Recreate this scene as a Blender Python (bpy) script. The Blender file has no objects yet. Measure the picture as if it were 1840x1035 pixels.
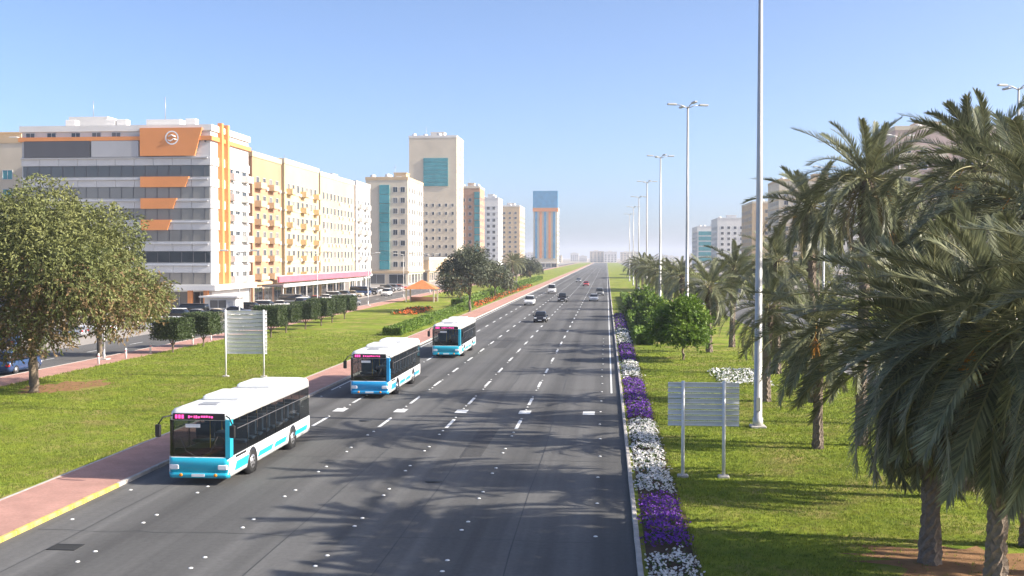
import bpy, math, random
from mathutils import Vector, Matrix
R = math.radians
sc = bpy.context.scene
random.seed(7)

# ------------------------------------------------------------ camera, sky, sun, exposure
CAM_H, FPX, YAW = 9.0, 1900.0, 5.11          # eye height on the footbridge, focal length in photo pixels, degrees left of the road
cam = bpy.data.cameras.new('camera'); cam_o = bpy.data.objects.new('camera', cam)
sc.collection.objects.link(cam_o); sc.camera = cam_o
cam.sensor_width = 36.0; cam.lens = 36.0 * FPX / 1840.0
cam.clip_start = 0.1; cam.clip_end = 20000
cam_o.location = (0, 0, CAM_H)
cam_o.rotation_euler = (R(90 - 1.67), 0, R(YAW))
SUN_EL, SUN_AZ = 29.5, -4.5                  # azimuth counted from +X towards +Y
w = bpy.data.worlds.new('World'); sc.world = w; w.use_nodes = True
nt = w.node_tree; bg = nt.nodes['Background']
sky = nt.nodes.new('ShaderNodeTexSky'); sky.sky_type = 'NISHITA'; sky.sun_disc = False
sky.sun_elevation = R(SUN_EL); sky.sun_rotation = R(90 - SUN_AZ)
sky.air_density = 0.55; sky.dust_density = 2.1; sky.ozone_density = 3.0; sky.altitude = 0
nt.links.new(sky.outputs[0], bg.inputs[0]); bg.inputs[1].default_value = 0.14
sl = bpy.data.lights.new('sun', 'SUN'); sl.energy = 5.0; sl.angle = R(0.53); sl.color = (1.0, 0.92, 0.79)
so = bpy.data.objects.new('sun', sl); sc.collection.objects.link(so)
sd = Vector((math.cos(R(SUN_EL)) * math.cos(R(SUN_AZ)), math.cos(R(SUN_EL)) * math.sin(R(SUN_AZ)), math.sin(R(SUN_EL))))
so.rotation_euler = sd.to_track_quat('Z', 'Y').to_euler()
vs = sc.view_settings
vs.view_transform = 'Standard'; vs.look = 'None'; vs.gamma = 1.0; vs.use_curve_mapping = False; vs.exposure = 1.08

# ------------------------------------------------------------ materials
MATS = {}
def mat(name, col, rough=0.7, var=0.12, scale=3.0, bump=0.0, bscale=30.0, metal=0.0, spec=0.4, col2=None, island=0.0,
        trans=0.0, emit=None, detail=6.0, big=0.0, bigscale=0.05, streak=0.0, dry=None, objrand=None):
    if name in MATS: return MATS[name]
    m = bpy.data.materials.new(name); m.use_nodes = True
    t = m.node_tree; n = t.nodes; l = t.links; b = n['Principled BSDF']
    b.inputs['Roughness'].default_value = rough; b.inputs['Metallic'].default_value = metal
    b.inputs['Specular IOR Level'].default_value = spec
    tc = n.new('ShaderNodeTexCoord')
    nz = n.new('ShaderNodeTexNoise'); nz.inputs['Scale'].default_value = scale; nz.inputs['Detail'].default_value = detail
    l.new(tc.outputs['Object'], nz.inputs['Vector'])
    c2 = col2 or tuple(c * 0.72 for c in col)
    mx = n.new('ShaderNodeMix'); mx.data_type = 'RGBA'
    mx.inputs[6].default_value = (*col, 1); mx.inputs[7].default_value = (*c2, 1)
    mr = n.new('ShaderNodeMapRange'); mr.inputs[1].default_value = 0.35; mr.inputs[2].default_value = 0.65
    mr.inputs[4].default_value = min(1.0, var * 4) if not col2 else 1.0
    l.new(nz.outputs[0], mr.inputs[0]); l.new(mr.outputs[0], mx.inputs[0])
    out = mx.outputs[2]
    def brightness(src, lo, hi, cur):
        hs = n.new('ShaderNodeHueSaturation'); r = n.new('ShaderNodeMapRange')
        r.inputs[3].default_value = lo; r.inputs[4].default_value = hi
        l.new(src, r.inputs[0]); l.new(r.outputs[0], hs.inputs['Value']); l.new(cur, hs.inputs['Color'])
        return hs.outputs[0]
    if island:
        g = n.new('ShaderNodeNewGeometry'); out = brightness(g.outputs['Random Per Island'], 1 - island, 1 + island, out)
    if big:
        z2 = n.new('ShaderNodeTexNoise'); z2.inputs['Scale'].default_value = bigscale; z2.inputs['Detail'].default_value = 4
        l.new(tc.outputs['Object'], z2.inputs['Vector'])
        q = n.new('ShaderNodeMapRange'); q.inputs[1].default_value = 0.3; q.inputs[2].default_value = 0.7
        l.new(z2.outputs[0], q.inputs[0]); out = brightness(q.outputs[0], 1 - big, 1 + big, out)
    if dry:                            # irregular patches of another colour
        z4 = n.new('ShaderNodeTexNoise'); z4.inputs['Scale'].default_value = dry[1]; z4.inputs['Detail'].default_value = 7; z4.inputs['Roughness'].default_value = 0.62
        l.new(tc.outputs['Object'], z4.inputs['Vector']); q = n.new('ShaderNodeMapRange'); q.inputs[1].default_value = dry[2]; q.inputs[2].default_value = dry[2] + 0.16; q.inputs[4].default_value = dry[3]
        l.new(z4.outputs[0], q.inputs[0]); m4 = n.new('ShaderNodeMix'); m4.data_type = 'RGBA'; m4.inputs[7].default_value = (*dry[0], 1)
        l.new(q.outputs[0], m4.inputs[0]); l.new(out, m4.inputs[6]); out = m4.outputs[2]
    if objrand:                        # every copy its own tone (drawn or open curtains)
        oi = n.new('ShaderNodeObjectInfo'); q = n.new('ShaderNodeMapRange'); q.inputs[1].default_value = objrand[1]; q.inputs[4].default_value = objrand[2]
        l.new(oi.outputs['Random'], q.inputs[0]); m5 = n.new('ShaderNodeMix'); m5.data_type = 'RGBA'; m5.inputs[7].default_value = (*objrand[0], 1)
        l.new(q.outputs[0], m5.inputs[0]); l.new(out, m5.inputs[6]); out = m5.outputs[2]
    if streak:                         # long wear marks along the direction of travel
        mp = n.new('ShaderNodeMapping'); mp.inputs['Scale'].default_value = (0.8, 0.01, 1.0); l.new(tc.outputs['Object'], mp.inputs['Vector'])
        z3 = n.new('ShaderNodeTexNoise'); z3.inputs['Scale'].default_value = 1.0; z3.inputs['Detail'].default_value = 5
        l.new(mp.outputs[0], z3.inputs['Vector']); q = n.new('ShaderNodeMapRange'); q.inputs[1].default_value = 0.32; q.inputs[2].default_value = 0.68
        l.new(z3.outputs[0], q.inputs[0]); out = brightness(q.outputs[0], 1 - streak, 1 + streak, out)
    l.new(out, b.inputs['Base Color'])
    if bump:
        bz = n.new('ShaderNodeTexNoise'); bz.inputs['Scale'].default_value = bscale; bz.inputs['Detail'].default_value = 4
        l.new(tc.outputs['Object'], bz.inputs['Vector'])
        bp = n.new('ShaderNodeBump'); bp.inputs['Strength'].default_value = bump; bp.inputs['Distance'].default_value = 0.05
        l.new(bz.outputs[0], bp.inputs['Height']); l.new(bp.outputs[0], b.inputs['Normal'])
    if trans:
        tr = n.new('ShaderNodeBsdfTranslucent'); ms = n.new('ShaderNodeMixShader'); ms.inputs[0].default_value = trans
        l.new(out, tr.inputs[0]); l.new(b.outputs[0], ms.inputs[1]); l.new(tr.outputs[0], ms.inputs[2])
        l.new(ms.outputs[0], n['Material Output'].inputs['Surface'])
    if emit:
        b.inputs['Emission Color'].default_value = (*emit[0], 1); b.inputs['Emission Strength'].default_value = emit[1]
    MATS[name] = m
    return m

def brickmat(name, c1, c2, mortar, sx=5.0, rot=0.0):
    m = bpy.data.materials.new(name); m.use_nodes = True
    t = m.node_tree; n = t.nodes; l = t.links; b = n['Principled BSDF']; b.inputs['Roughness'].default_value = 0.85
    tc = n.new('ShaderNodeTexCoord'); br = n.new('ShaderNodeTexBrick'); br.inputs['Scale'].default_value = sx
    br.inputs['Color1'].default_value = (*c1, 1); br.inputs['Color2'].default_value = (*c2, 1); br.inputs['Mortar'].default_value = (*mortar, 1)
    br.inputs['Mortar Size'].default_value = 0.02
    l.new(tc.outputs['Object'], br.inputs['Vector'])
    nz = n.new('ShaderNodeTexNoise'); nz.inputs['Scale'].default_value = 0.9; nz.inputs['Detail'].default_value = 6
    l.new(tc.outputs['Object'], nz.inputs['Vector'])
    mx = n.new('ShaderNodeMix'); mx.data_type = 'RGBA'; mx.blend_type = 'MULTIPLY'; mx.inputs[0].default_value = 0.5
    l.new(br.outputs[0], mx.inputs[6]); l.new(nz.outputs[0], mx.inputs[7])
    l.new(mx.outputs[2], b.inputs['Base Color'])
    bp = n.new('ShaderNodeBump'); bp.inputs['Strength'].default_value = 0.4; bp.inputs['Distance'].default_value = 0.02
    l.new(br.outputs[1], bp.inputs['Height']); bp.invert = True; l.new(bp.outputs[0], b.inputs['Normal'])
    MATS[name] = m
    return m

# ------------------------------------------------------------ mesh helpers
class MB:
    def __init__(s): s.v = []; s.f = []; s.m = []; s.sm = []
    def add(s, vs_, fs, mi=0, smooth=False):
        o = len(s.v); s.v += [tuple(p) for p in vs_]
        for f in fs: s.f.append(tuple(i + o for i in f)); s.m.append(mi); s.sm.append(smooth)
    def box(s, x0, x1, y0, y1, z0, z1, mi=0):
        s.add([(x0,y0,z0),(x1,y0,z0),(x1,y1,z0),(x0,y1,z0),(x0,y0,z1),(x1,y0,z1),(x1,y1,z1),(x0,y1,z1)],
              [(0,3,2,1),(4,5,6,7),(0,1,5,4),(1,2,6,5),(2,3,7,6),(3,0,4,7)], mi)
        return s
    def bbox(s, x0, x1, y0, y1, z0, z1, b, mi=0):
        # box with every edge chamfered by b
        vs_ = []
        for zz, k in ((z0, b), (z0 + b, 0), (z1 - b, 0), (z1, b)):
            c = b
            a0, a1, c0, c1 = x0 + k, x1 - k, y0 + k, y1 - k
            vs_ += [(a0+c,c0,zz),(a1-c,c0,zz),(a1,c0+c,zz),(a1,c1-c,zz),(a1-c,c1,zz),(a0+c,c1,zz),(a0,c1-c,zz),(a0,c0+c,zz)]
        fs = [tuple(range(7,-1,-1)), tuple(range(24,32))]
        for r in range(3):
            for i in range(8):
                j = (i + 1) % 8; fs.append((r*8+i, r*8+j, r*8+8+j, r*8+8+i))
        s.add(vs_, fs, mi); return s
    def tube(s, pts, rad, n=8, mi=0, smooth=True, cap=True):
        rings = []
        for i, p in enumerate(pts):
            p = Vector(p); a = Vector(pts[max(i-1,0)]); b = Vector(pts[min(i+1,len(pts)-1)])
            d = (b - a).normalized(); u = d.cross(Vector((0,0,1)))
            if u.length < 1e-3: u = Vector((1,0,0))
            u.normalize(); vv = d.cross(u)
            r = rad[i] if isinstance(rad, (list, tuple)) else rad
            rings.append([tuple(p + u*math.cos(2*math.pi*k/n)*r + vv*math.sin(2*math.pi*k/n)*r) for k in range(n)])
        vs_ = [q for rg in rings for q in rg]; fs = []
        for i in range(len(pts)-1):
            for k in range(n):
                j = (k+1) % n; fs.append((i*n+k, i*n+j, (i+1)*n+j, (i+1)*n+k))
        if cap: fs += [tuple(range(n))[::-1], tuple(range((len(pts)-1)*n, len(pts)*n))]
        s.add(vs_, fs, mi, smooth); return s
    def prism(s, prof, x0, x1, mi=0, inset=0.0):
        # polygon (y, z) swept along x
        n = len(prof); vs_ = [(x0, y, z) for y, z in prof] + [(x1, y, z) for y, z in prof]
        fs = [tuple(range(n)), tuple(range(2*n-1, n-1, -1))] + [(i, i+n, (i+1) % n + n, (i+1) % n) for i in range(n)]
        s.add(vs_, fs, mi); return s
    def mesh(s, name, mats):
        me = bpy.data.meshes.new(name); me.from_pydata(s.v, [], s.f)
        for m in mats: me.materials.append(m)
        me.polygons.foreach_set('material_index', s.m); me.polygons.foreach_set('use_smooth', s.sm)
        me.update(); return me
    def build(s, name, mats, parent=None, loc=(0,0,0), rz=0.0):
        if not isinstance(mats, (list, tuple)): mats = [mats]
        return put(name, s.mesh(name, mats), parent, loc, rz)
def put(name, me, parent=None, loc=(0,0,0), rz=0.0):
    o = bpy.data.objects.new(name, me); sc.collection.objects.link(o)
    o.location = loc
    if rz: o.rotation_euler = (0, 0, rz)
    if parent: o.parent = parent
    return o
def tag(o, label=None, cat=None, group=None, kind=None):
    if label: o['label'] = label
    if cat: o['category'] = cat
    if group: o['group'] = group
    if kind: o['kind'] = kind
    return o
def thing(name, label, cat, loc=(0,0,0), rz=0.0, group=None):
    return tag(put(name, None, None, loc, rz), label, cat, group)
def copy_tree(o, parent=None):
    c = o.copy(); sc.collection.objects.link(c); c.parent = parent
    for k in list(o.children): copy_tree(k, c)
    return c
def struct(name, mb, m): return tag(mb.build(name, m), kind='structure')
ORD = ['nearest', 'second', 'third', 'fourth', 'fifth', 'sixth', 'seventh', 'eighth', 'ninth', 'tenth', 'eleventh', 'twelfth', 'thirteenth', 'fourteenth', 'fifteenth', 'sixteenth']

# ------------------------------------------------------------ the setting
asphalt = mat('asphalt', (0.105,0.103,0.10), 0.85, 0.12, 6.0, 0.35, 90.0, big=0.14, bigscale=0.09, spec=0.3, streak=0.36, dry=((0.07,0.068,0.066), 0.22, 0.56, 0.6))
asphalt2 = mat('worn asphalt', (0.125,0.12,0.115), 0.88, 0.12, 5.0, 0.3, 80.0, big=0.14, bigscale=0.1, spec=0.25, streak=0.14)
lawn = mat('lawn', (0.235,0.275,0.032), 0.95, 0.3, 1.3, 0.9, 45.0, col2=(0.13,0.185,0.02), big=0.3, bigscale=0.17, spec=0.1, dry=((0.33,0.26,0.10), 0.3, 0.49, 0.8))
soil = mat('dry soil', (0.30,0.17,0.085), 0.95, 0.3, 2.0, 0.6, 20.0, spec=0.1)
sand = mat('sandy ground', (0.38,0.32,0.25), 0.95, 0.2, 0.2, 0.2, 4.0, spec=0.1)
plaza = mat('concrete paving', (0.36,0.32,0.28), 0.85, 0.15, 0.8, 0.2, 12.0, big=0.1)
brick = brickmat('red brick paving', (0.62,0.33,0.26), (0.52,0.26,0.20), (0.42,0.32,0.27), 5.0)
white_line = mat('white road paint', (0.72,0.72,0.7), 0.6, 0.2, 3.0)
kerb_grey = mat('kerb concrete', (0.5,0.46,0.42), 0.85, 0.2, 2.5, 0.3, 25.0)
kerb_yellow = mat('faded yellow kerb paint', (0.62,0.45,0.06), 0.75, 0.35, 3.0, 0.3, 25.0, col2=(0.5,0.40,0.16))
LK, RK = -19.0, 0.9                       # left and right kerb of the main road
FAR = 1700.0
def sheet(name, x0, x1, y0, y1, z, m, t=0.0):
    b = MB()
    if t: b.box(x0, x1, y0, y1, z - t, z)
    else: b.add([(x0,y0,z),(x1,y0,z),(x1,y1,z),(x0,y1,z)], [(0,1,2,3)])
    return struct(name, b, m)
sheet('ground', -7000, 7000, -200, 14000, -0.06, sand)
road = sheet('main_road', LK, RK, -30, FAR, 0.0, asphalt)
sheet('brick_footpath', -22.0, LK - 0.16, -30, FAR, 0.125, brick, 0.16)
sheet('left_lawn', -41.5, -22.12, -30, FAR, 0.10, lawn, 0.14)
sheet('edging_strip', -22.12, -22.0, -30, FAR, 0.135, kerb_grey, 0.16)
sheet('service_footpath', -44.6, -41.5, -30, FAR, 0.125, brick, 0.16)
sheet('service_road', -53.4, -44.75, -30, FAR, -0.004, asphalt2)
sheet('parking_strip', -64.0, -53.4, -30, FAR, -0.008, plaza)
sheet('forecourt', -130.0, -64.0, -30, FAR, -0.012, plaza)
sheet('median_lawn', RK + 0.16, 18.3, -30, FAR, 0.10, lawn, 0.14)
sheet('opposite_road', 18.6, 37.0, -30, FAR, -0.002, asphalt2)
sheet('right_lawn', 37.3, 52.0, -30, FAR, 0.09, lawn, 0.14)
sheet('right_forecourt', 52.0, 140.0, -30, FAR, -0.016, plaza)
sheet('flower_strip_soil', RK + 0.3, RK + 1.85, -30, 170, 0.108, mat('dark bed soil', (0.10,0.07,0.05), 0.95, 0.3, 3.0, 0.6, 20.0, spec=0.1))
# bare soil patches round the palms
def soil_patch(cx, cy, rx, ry, z=0.106):
    b = MB(); n = 44; p = [(cx, cy, z)]
    for i in range(n):
        a = 2*math.pi*i/n; k = 0.62 + 0.6*random.random(); p.append((cx+rx*k*math.cos(a), cy+ry*k*math.sin(a), z))
    b.add(p, [(0, 1+i, 1+(i+1) % n) for i in range(n)]); struct('soil_patch', b, soil)
soil_patch(10.6, 31.5, 3.2, 2.4); soil_patch(12.6, 27.2, 3.0, 1.9); soil_patch(-37, 69.5, 2.6, 4.0)
# kerbs: a strip with the near stones as pieces of their own
def kerb(name, x, y0, yfar, n, step, side):
    b = MB(); b.box(x-0.08, x+0.08, y0 + n*step, yfar, -0.05, 0.15); k = struct(name, b, kerb_grey)
    ms = []
    for mm in (kerb_grey, kerb_yellow):
        q = MB(); q.bbox(-0.08, 0.08, 0.012, step-0.012, -0.05, 0.15, 0.02); ms.append(q.mesh('kerb_stone', [mm]))
    for i in range(n):
        y = y0 + i*step
        st = put('kerb_stone', ms[1 if (side < 0 and y < 39.5) else 0], k, (x + random.uniform(-.006,.006), y, random.uniform(-.006,.006)))
    return k
kerb('left_kerb', LK - 0.08, 28, FAR, 150, 0.9, -1)
kerb('right_kerb', RK + 0.08, 26, FAR, 150, 0.9, 1)
b = MB(); b.box(-44.75, -44.6, -30, FAR, -0.05, 0.14); struct('service_kerb', b, kerb_grey)
b = MB(); b.box(18.3, 18.45, -30, FAR, -0.05, 0.14); struct('median_kerb', b, kerb_grey)
b = MB(); b.box(37.15, 37.3, -30, FAR, -0.05, 0.14); struct('opposite_kerb', b, kerb_grey)
# lane markings and road studs
LANES = [-15.6, -12.0, -8.4, -4.7]
b = MB()
for x in LANES:
    y = 55.0
    while y < 900:
        b.add([(x-.09,y,.004),(x+.09,y,.004),(x+.09,y+3.0,.004),(x-.09,y+3.0,.004)], [(0,1,2,3)]); y += 9.0
for x in (LK + 0.45, RK - 0.55):
    b.add([(x-.06,70,.004),(x+.06,70,.004),(x+.06,FAR,.004),(x-.06,FAR,.004)], [(0,1,2,3)])
for x in LANES + [-1.0]:                 # broad blocks at the start of the lane lines
    b.add([(x-.34,60.3,.0075),(x+.34,60.3,.0075),(x+.34,61.6,.0075),(x-.34,61.6,.0075)], [(0,1,2,3)])
for x in (-49.0,):
    y = 60.0
    while y < 700: b.add([(x-.08,y,.002),(x+.08,y,.002),(x+.08,y+3,.002),(x-.08,y+3,.002)], [(0,1,2,3)]); y += 9
for x in (24.7, 30.9):
    y = 30.0
    while y < 700: b.add([(x-.08,y,.004),(x+.08,y,.004),(x+.08,y+3,.004),(x-.08,y+3,.004)], [(0,1,2,3)]); y += 9
struct('lane_markings', b, white_line)
stud_w = mat('road stud ceramic', (0.8,0.8,0.77), 0.3, 0.05)
q = MB(); q.tube([(0,0,0),(0,0,.012),(0,0,.028)], [.075,.07,.03], 8); stud_me = q.mesh('road_stud', [stud_w])
for x in LANES + [-18.3, -0.3]:
    y = 29.0 + random.uniform(0, 1)
    while y < 120:
        put('road_stud', stud_me, road, (x + random.uniform(-.05,.05), y, 0.001))
        if y < 80 and x in LANES: put('road_stud', stud_me, road, (x + random.uniform(-.05,.05), y + 1.1, 0.001))
        y += 4.6
# resurfaced patches and joints in the asphalt
patch_m = mat('newer asphalt patch', (0.078,0.076,0.075), 0.85, 0.25, 6.0, 0.35, 90.0, spec=0.3); seal_m = mat('bitumen joint', (0.03,0.03,0.03), 0.6, 0.2)
b = MB()
for x0_, x1_, y0_, y1_ in ((-6.6,-5.6,47,55),(-14.6,-13.4,72,79),(-3.6,-2.2,88,93),(-11.2,-10.0,104,118)):
    b.add([(x0_,y0_,.0022),(x1_+random.uniform(-.1,.1),y0_+.1,.0022),(x1_,y1_,.0022),(x0_+random.uniform(-.1,.1),y1_-.1,.0022)], [(0,1,2,3)])
struct('asphalt_patches', b, patch_m)
b = MB()
for x_ in (-17.2, -10.2, -6.55, -2.9):
    y_ = 24.0; px = x_
    while y_ < 260:
        nx = x_ + random.uniform(-.05,.05); b.add([(px-.018,y_,.003),(px+.018,y_,.003),(nx+.018,y_+4,.003),(nx-.018,y_+4,.003)], [(0,1,2,3)]); y_ += 4; px = nx
for y_ in (33.2, 46.5, 58.0, 81.0):
    px, py = LK + .3, y_
    while px < RK - .5: nx, ny = px + random.uniform(.3,.7), y_ + random.uniform(-.12,.12); b.add([(px,py-.02,.0031),(nx,ny-.02,.0031),(nx,ny+.02,.0031),(px,py+.02,.0031)], [(0,1,2,3)]); px, py = nx, ny
struct('asphalt_joints', b, seal_m)
q = MB(); q.tube([(0,0,.0),(0,0,.006)], .36, 20)
for i, (x_, y_) in enumerate(((-6.9,41.8),(-13.2,57))):
    tag(q.build('manhole_cover', mat('cast iron', (0.03,0.03,0.03), 0.6, 0.2), None, (x_,y_,.001)), ['round iron manhole cover in the middle of the near road','round iron manhole cover behind the nearest bus'][i], 'manhole')
# drain grating in the gutter
b = MB(); iron = mat('cast iron', (0.03,0.03,0.03), 0.6, 0.2)
g = thing('drain_grating', 'black iron drain grating set in the asphalt by the yellow kerb', 'drain', (-16.7, 30.9, 0))
b.box(-.42,.42,-.03,.03,.002,.02); b.box(-.42,.42,.57,.63,.002,.02); b.box(-.45,-.39,-.03,.63,.002,.022); b.box(.39,.45,-.03,.63,.002,.022)
b.build('frame', iron, g)
q = MB(); q.box(-.02,.02,0.03,.57,.002,.018); bar = q.mesh('bar', [iron])
for i in range(11): put('bar', bar, g, (-.34+.068*i, 0, 0))

# ------------------------------------------------------------ vegetation
frond_green = mat('date frond', (0.225,0.23,0.125), 0.45, 0.2, 2.0, island=0.5, trans=0.2, spec=0.4, col2=(0.145,0.16,0.08))
frond_dry = mat('dry frond', (0.23,0.18,0.10), 0.7, 0.2, 2.0, island=0.35, trans=0.12, spec=0.3)
rachis_m = mat('frond rib', (0.28,0.26,0.12), 0.5, 0.1)
bark = mat('palm bark', (0.20,0.155,0.12), 0.95, 0.3, 8.0, 0.8, 14.0, island=0.3)
date_m = mat('orange dates', (0.62,0.27,0.03), 0.5, 0.2, 20.0, island=0.3)
def frond_mesh(L, droop, curl, seed, mats, pairs=84):
    rnd = random.Random(seed); b = MB(); N = 14; pts = []; p = Vector((0,0,0)); ang = 0.0
    for i in range(N+1):
        pts.append(p.copy()); ang = -droop*((i/N)**1.6)
        p = p + Vector((curl*(i/N)*L/N, math.cos(ang)*L/N, math.sin(ang)*L/N))
    b.tube([tuple(q) for q in pts], [0.034*(1-0.85*i/N)+0.004 for i in range(N+1)], 4, 1, True, False)
    for i in range(pairs):
        t = 0.16 + 0.84*(i+0.5)/pairs; k = t*N; a = int(min(k, N-1)); fr = k-a
        q = pts[a].lerp(pts[a+1], fr); d = (pts[a+1]-pts[a]).normalized()
        side0 = d.cross(Vector((0,0,1))).normalized(); up = side0.cross(d)
        ll = (0.30 + 0.36*math.sin(math.pi*min(1, t*1.02))**0.7) * L/3.9 * rnd.uniform(.7,1.2)
        for sg in (-1, 1):
            vv = (0.15 + 0.75*rnd.random())*(1-0.35*t)
            dirv = (side0*sg*(0.8-0.3*t) + d*(0.62+0.5*t) + up*vv).normalized()
            tip = q + dirv*ll + Vector((0,0,-0.10*ll*rnd.uniform(.3,1.6)))
            wv = (dirv.cross(up)).normalized()*0.019 + d*0.005
            mid = q.lerp(tip, 0.45)
            b.add([tuple(q - wv*.5), tuple(mid - wv), tuple(tip), tuple(mid + wv), tuple(q + wv*.5)], [(0,1,2,3,4)], 0)
    return b.mesh('frond', mats)
FR_UP = [frond_mesh(3.6, 0.55 + 0.18*i, random.uniform(-.12,.12), 10+i, [frond_green, rachis_m]) for i in range(4)]
FR_MID = [frond_mesh(3.9, 0.95 + 0.2*i, random.uniform(-.15,.15), 20+i, [frond_green, rachis_m]) for i in range(4)]
FR_DRY = [frond_mesh(3.3, 0.5 + 0.3*i, random.uniform(-.15,.15), 30+i, [frond_dry, rachis_m], 44) for i in range(2)]
def trunk_mesh(h, r, seed, lean=(0,0)):
    rnd = random.Random(seed); b = MB(); n = 14; rows = max(14, int(h/0.17)); pts = []
    vs_ = []; fs = []
    for i in range(rows+1):
        t = i/rows; z = h*t; rr = r*(1.25 - 0.35*min(1, t*4)) if t < .25 else r*(0.9 + 0.12*t)
        for k in range(n):
            a = 2*math.pi*(k + 0.5*(i % 2))/n
            q = rr*(1 + (0.2 if (i+k) % 2 else -0.1) + rnd.uniform(-.07,.07))
            vs_.append((q*math.cos(a) + lean[0]*t*t, q*math.sin(a) + lean[1]*t*t, z))
    for i in range(rows):
        for k in range(n): j = (k+1) % n; fs.append((i*n+k, i*n+j, (i+1)*n+j, (i+1)*n+k))
    fs.append(tuple(range(rows*n, rows*n+n)))
    b.add(vs_, fs)
    # stubs of cut fronds below the crown
    for i in range(90):
        z = h*(1 - 0.34*rnd.random()**1.5) ; a = i*2.39996; t = z/h
        c = Vector((lean[0]*t*t, lean[1]*t*t, z)); o_ = Vector((math.cos(a), math.sin(a), 0))
        b.tube([tuple(c + o_*r*.7), tuple(c + o_*(r+.16) + Vector((0,0,.22)))], [.06,.03], 4, 0, False)
    return b.mesh('trunk', [bark])
def palm(name, label, x, y, h, scale=1.0, n=56, seed=0, lean=(0,0), dates=0, group=None, dry=6, low=-62, far=False):
    rnd = random.Random(seed + 100)
    t = thing(name, label, 'palm tree', (x, y, 0.1), 0, group)
    put('trunk', trunk_mesh(h, 0.21*scale if not far else 0.24, seed, lean), t)
    top = Vector((lean[0], lean[1], h))
    for i in range(n + dry):
        u = (i + .5)/n
        if i >= n: el = rnd.uniform(-78, -55); me = rnd.choice(FR_DRY)
        else:
            el = 86 - (86 - low)*(u**0.8) + rnd.uniform(-7, 7); me = rnd.choice(FR_UP if el > 38 else FR_MID)
        az = i*137.508 + rnd.uniform(-14, 14)
        o = put('frond' if i < n else 'dry_frond', me, t, tuple(top + Vector((math.cos(R(az+90)), math.sin(R(az+90)), 0))*0.12 + Vector((0,0,rnd.uniform(-.15,.2)))))
        s = scale*rnd.uniform(.86, 1.1)*(1.0 if el < 60 else .85); o.scale = (s, s, s)
        o.rotation_euler = (R(el), R(rnd.uniform(-25,25)), R(az))
    for i in range(dates):
        a = R(rnd.uniform(0, 360)); b = MB(); d = Vector((math.cos(a), math.sin(a), 0))
        p0 = top + d*.2; p1 = top + d*.75 + Vector((0,0,.15)); p2 = top + d*1.05 + Vector((0,0,-.35))
        b.tube([tuple(p0), tuple(p1), tuple(p2)], .022, 4)
        for k in range(40):
            e = p2 + Vector((rnd.uniform(-.28,.28), rnd.uniform(-.28,.28), -rnd.uniform(.3,1.0)))
            b.tube([tuple(p2), tuple(e)], [.008,.014], 3, 0, False)
        b.build('date_bunch', date_m, t)
    return t
PG = 'date palms on the median lawn'
palm('date_palm', 'big low date palm by the lawn with drooping fronds, left of the two near trunks', 9.4, 31.5, 6.5, 1.16, 98, 1, (.1,.1), 4, PG, 16, -76)
palm('date_palm', 'big low date palm with pale trunk, rightmost of the near trunks', 9.95, 27.9, 6.9, 1.14, 98, 2, (.35,-.1), 4, PG, 16, -74)
palm('date_palm', 'low bushy date palm just behind the two near trunks', 12.3, 40.2, 6.4, 1.1, 78, 3, (-.2,0), 2, PG, 8)
palm('date_palm', 'low date palm filling the right edge of the picture under the tall crowns', 13.0, 30.6, 5.6, 1.12, 84, 11, (0,0), 3, PG, 12, -72)
palm('date_palm', 'date palm mostly outside the lower right corner, only its frond tips showing', 11.6, 23.6, 7.6, 1.1, 70, 12, (0,0), 2, PG, 8, -68)
palm('date_palm', 'tall date palm whose upright fronds cross the sky right of the thick mast', 12.0, 51.0, 12.6, 1.05, 58, 4, (.2,0), 2, PG, 6, -55)
palm('date_palm', 'tallest date palm, its crown in front of the pinkish block', 13.8, 41.5, 12.2, 1.05, 60, 5, (.3,0), 2, PG, 6, -55)
palm('date_palm', 'tall date palm cut off by the right edge of the picture', 13.0, 33.6, 10.6, 1.05, 60, 6, (.1,.2), 2, PG, 6, -55)
palm('date_palm', 'tall date palm behind the thick mast, fourth along the row', 12.6, 66.0, 12.0, 1.0, 54, 7, (-.2,0), 1, PG, 5)
palm('date_palm', 'tall date palm set back on the lawn behind the tallest one', 15.2, 57.5, 10.8, 1.05, 54, 9, (0,0), 1, PG, 5)
palm('date_palm', 'date palm with low crown standing between the mast and the sign', 9.8, 50.0, 5.6, 0.95, 52, 8, (0,0), 1, PG, 5)
for i, (x, y, h, s) in enumerate([(13.0,82,8.6,1.0),(9.8,66,5.8,.95),(9.6,100,6.2,1.0),(12.4,106,8.0,1.0),(9.0,128,6.6,1.0),(9.2,152,6.4,1.0),(8.6,182,6.6,1.05),(8.8,216,7.0,1.05),(8.6,256,7.0,1.1),(8.4,300,7.0,1.1)]):
    palm('date_palm', 'smaller date palm in the median row receding from the mast, %s from the camera' % ORD[i], x, y, h, s, 40, 40+i, (random.uniform(-.3,.3),0), 0, PG, 3, -55, True)
for i, (x, y, h, s) in enumerate([(-26,292,7.6,1.1),(-29,340,7.6,1.1)]):
    palm('date_palm', 'date palm on the left lawn past the dark tree, %s from the camera' % ORD[i], x, y, h, s, 38, 70+i, (0,0), 0, 'date palms on the left lawn', 3, -55, True)
for i, (x, y, h, s) in enumerate([(41,96,8.4,1.1),(42,72,8.8,1.1),(41,128,8,1.1),(42,165,8.4,1.1),(41,210,8.4,1.1)]):
    palm('date_palm', 'date palm beyond the opposite road, %s from the camera' % ORD[i], x, y, h, s, 38, 80+i, (0,0), 0, 'date palms beyond the opposite road', 3, -55, True)

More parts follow.
